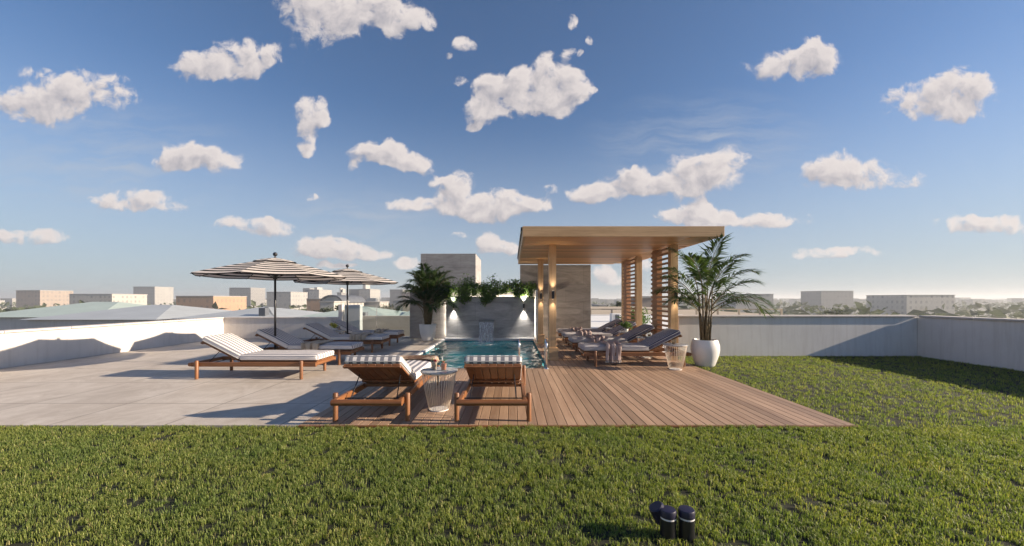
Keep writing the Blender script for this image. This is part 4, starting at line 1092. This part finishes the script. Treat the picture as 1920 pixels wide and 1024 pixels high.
# neighbouring hip roofs
def hip(x0, x1, y0, y1, ze, zr, label, mat, wallmat, inset=None, extra=()):
    t = empty('neighbour_house', ((x0+x1)/2, (y0+y1)/2, GZ), label=label, cat='house')
    w, d = (x1-x0)/2, (y1-y0)/2; i = inset if inset is not None else d
    bm = B(); box(bm, -w+.3, w-.3, -d+.3, d-.3, 0, ze-GZ-.02); link('walls', bm, wallmat, t)
    bm = B(); e = ze-GZ; r = zr-GZ
    c = [bm.verts.new(v) for v in ((-w, -d, e), (w, -d, e), (w, d, e), (-w, d, e))]; a = bm.verts.new((-w+i, 0, r)); b_ = bm.verts.new((w-i, 0, r))
    for f in ((c[0], c[1], b_, a), (c[1], c[2], b_), (c[2], c[3], a, b_), (c[3], c[0], a), (c[3], c[2], c[1], c[0])): bm.faces.new(f)
    ro = link('roof', bm, mat, t)
    for (dx, dy, dz, s, hh) in extra:
        bm = B(); box(bm, dx-s/2, dx+s/2, dy-s/2, dy+s/2, e+dz-.4, e+dz+hh, .02, 1); link('chimney', bm, M['slate'], ro)
hip(-16.5, -8.2, 27, 37, -.15, .72, 'neighbouring house with a pale green hipped metal roof', M['verdigris'], M['stucco'], 4.2, [(1.6, -4.2, .15, .5, .35)])
hip(-24.5, -16.9, 27.5, 37, -.1, .70, 'neighbouring house with a grey metal roof and small chimney', M['greymetal'], M['stucco'], 4, [(2.2, -3.6, .25, .5, .5)])
hip(-9.0, -6.6, 29, 38, -.2, .75, 'narrow green roofed house beside the left wall end', M['verdigris'], M['f_sand'], 1.0)
hip(-36, -26, 28, 40, -.2, .8, 'hipped grey roof house far out at the left', M['greymetal'], M['stucco'], 4)
hip(-52, -39, 36, 50, -.4, 1.0, 'wide green roofed house at the far left side', M['verdigris'], M['stucco'], 5)
wall_thing('pale_roof_wall', 'pale beige neighbouring wall seen through the glass', 'wall', (-7.25, -3.9, 17, 17.4, -6, .55), mat=plain('beige_render', (.52, .46, .40), .85, .06, 2))
wall_thing('ribbed_wall', 'grey ribbed metal hut beside the grey pier', 'hut', (-6.75, -6.42, 15, 16.5, -6, 1.06), mat=M['greymetal'])
# left, outside
for k, (p0, p1, yt, d, mt, lb) in enumerate([(500, 545, 548, 300, 'f_pale', 'pale block between the two left umbrellas'), (430, 470, 540, 420, 'f_grey', 'grey tower beyond the far left umbrella'), (330, 400, 556, 200, 'f_brick', 'brick block far left on the skyline'),
        (250, 290, 538, 450, 'f_pale', 'tall pale tower far left on the skyline'), (130, 210, 552, 260, 'f_white', 'broad white block far left on the skyline'), (30, 75, 545, 330, 'f_brown', 'brown tower at the far left corner')]):
    bld(p0, p1, yt, d, 25, M[mt], lb)
# right, seen under the pergola
fr = empty('flat_roof_building', (6, 13.2, 0), label='white flat roofed building just beyond the pergola', cat='building')
bm = B(); box(bm, -3.3, 4.4, 0, 10.3, GZ, .285); link('walls', bm, M['whiteroof'], fr)
bm = B(); box(bm, -3.3, 4.4, 10.15, 10.3, .287, .36); link('parapet', bm, M['white'], fr)
vb = empty('roof_vent', (4.7, 17.3, .287), label='white vent box with a dark grille on the white roof', cat='vent')
bm = B(); box(bm, -.2, .2, 0, .4, 0, .36, .01, 1); link('housing', bm, M['white'], vb)
bm = B(); box(bm, -.06, .13, -.008, -.001, .12, .31); link('grille', bm, M['slate'], vb)
sb = empty('sandy_roof_building', (9, 27, 0), label='sandy flat roof with a low rail beyond the white roof', cat='building')
bm = B(); box(bm, -8, 10, 0, 30, GZ, .2); link('walls', bm, M['sandroof'], sb)
bm = B()
for k in range(13): box(bm, -8+1.5*k, -7.9+1.5*k, .1, .2, .202, .55)
box(bm, -8, 10.1, .1, .2, .552, .62); link('rail', bm, M['f_sand'], sb)
bld(1124, 1136, 574, 90, 8, M['f_white'], 'white house among trees seen under the pergola')
bld(1140, 1151, 580, 75, 6, M['f_grey'], 'dark low house right of the white house')
bld(1203, 1230, 559, 70, 10, M['f_brown'], 'brown building between the slatted screens')
bld(1380, 1450, 552, 260, 25, M['f_pale'], 'pale slab right of the potted palm')
bld(1540, 1600, 546, 350, 25, M['f_grey'], 'grey tower far right on the skyline')
bld(1700, 1790, 554, 220, 25, M['f_white'], 'white block far right on the skyline')
def tree(px, ytop, d, rad, label, conifer=False, seed=0):
    rd = random.Random(seed); zt = Z(ytop, d); h = zt-GZ; t = empty('conifer_tree' if conifer else 'broadleaf_tree', (X(px, d), d, GZ), label=label, cat='tree', group='trees beyond the terrace')
    bm = B(); tube(bm, [(0, 0, 0), (.1, 0, h*.5), (0, .1, h*.92)], [.3, .2, .05], 7)
    for k in range(7):
        a = rd.uniform(0, 6.28); z = h*rd.uniform(.55, .8); tube(bm, [(0, 0, z), (math.cos(a)*rad*.6, math.sin(a)*rad*.6, z+h*.1)], [.1, .03], 5)
    link('trunk', bm, M['bark'], t)
    pts = []
    if conifer:
        for i in range(1100): f = rd.random(); r = rad*(1-f)*rd.uniform(.5, 1); a = rd.uniform(0, 6.28); pts.append(Vector((r*math.cos(a), r*math.sin(a), h*.35+f*h*.65)))
    else:
        for k in range(16):
            a = rd.uniform(0, 6.28); q = rd.random()**.6; c = Vector((math.cos(a)*rad*q*.8, math.sin(a)*rad*q*.8, h-rad*.5-rd.random()*rad*1.6*(.4+q)))
            for i in range(75): pts.append(c+Vector((rd.gauss(0, rad*.2), rd.gauss(0, rad*.2), rd.gauss(0, rad*.16))))
    leaf_cloud('crown', pts, .5, M['tree'], t, rd)
for k, a in enumerate([(1114, 573, 70, 1.8, 'round tree by the stone wall edge'), (1145, 572, 85, 1.9, 'round tree behind the dark low house'), (1160, 566, 70, 1.2, 'tall dark conifer under the pergola', True), (1121, 570, 120, 2.6, 'broad tree behind the white house'),
        (1168, 572, 95, 2.4, 'tree beside the back slatted screen'), (1214, 574, 60, 1.6, 'tree in front of the brown building'), (1186, 573, 80, 2.2, 'tree behind the back slatted screen'), (610, 571, 85, 1.6, 'small tree left of the vaulted hall'), (641, 570, 95, 1.5, 'small tree below the slender tower'), (725, 568, 140, 3, 'dark tree right of the lattice frame'), (742, 569, 130, 2.2, 'dark tree left of the sand coloured house'),
        (1290, 575, 90, 2.4, 'tree behind the right potted palm'), (1400, 574, 80, 2.4, 'tree beyond the white wall at right'), (1560, 572, 90, 3, 'broad tree beyond the far right wall')]):
    tree(*a[:5], conifer=len(a) > 5, seed=100+k)
# hazy mass of the far city
rg = random.Random(77); bm = B()
for k in range(900):
    d = rg.uniform(500, 2600); a = rg.uniform(-1.5, 1.5); w = rg.uniform(8, 30); zt = Z(561-rg.uniform(-6, 3.5)*500/d*rg.uniform(.5, 1.5), d); x = a*d
    box(bm, x-w/2, x+w/2, d, d+w, GZ, max(zt, GZ+4))
tag(link('distant_city', bm, M['far']), 'pale hazy mass of far city blocks along the horizon', 'city', kind='stuff')
rg2 = random.Random(78); pts = []
for k in range(9000):
    d = rg2.uniform(110, 900); pts.append(Vector((rg2.uniform(-1.5, 1.5)*d, d, GZ+rg2.uniform(3, 11))))
o = leaf_cloud('distant_woods', pts, 5.0, M['tree'], None, rg2); tag(o, 'dark tree tops scattered among the far houses', 'trees', kind='stuff')
# haze
HAZE = 0.0006
if HAZE:
    bm = B(); box(bm, -5200, 5200, -5200, 5200, GZ-1, 24); hz = link('haze', bm, None if False else bpy.data.materials.new('haze_air')); hz['kind'] = 'stuff'
    m = hz.data.materials[0]; m.use_nodes = True; nt = m.node_tree
    for n in list(nt.nodes): nt.nodes.remove(n)
    pv = nt.nodes.new('ShaderNodeVolumePrincipled'); pv.inputs['Density'].default_value = HAZE; pv.inputs['Color'].default_value = (.9, .93, .97, 1); pv.inputs['Anisotropy'].default_value = .2
    ou = nt.nodes.new('ShaderNodeOutputMaterial'); nt.links.new(pv.outputs[0], ou.inputs['Volume'])
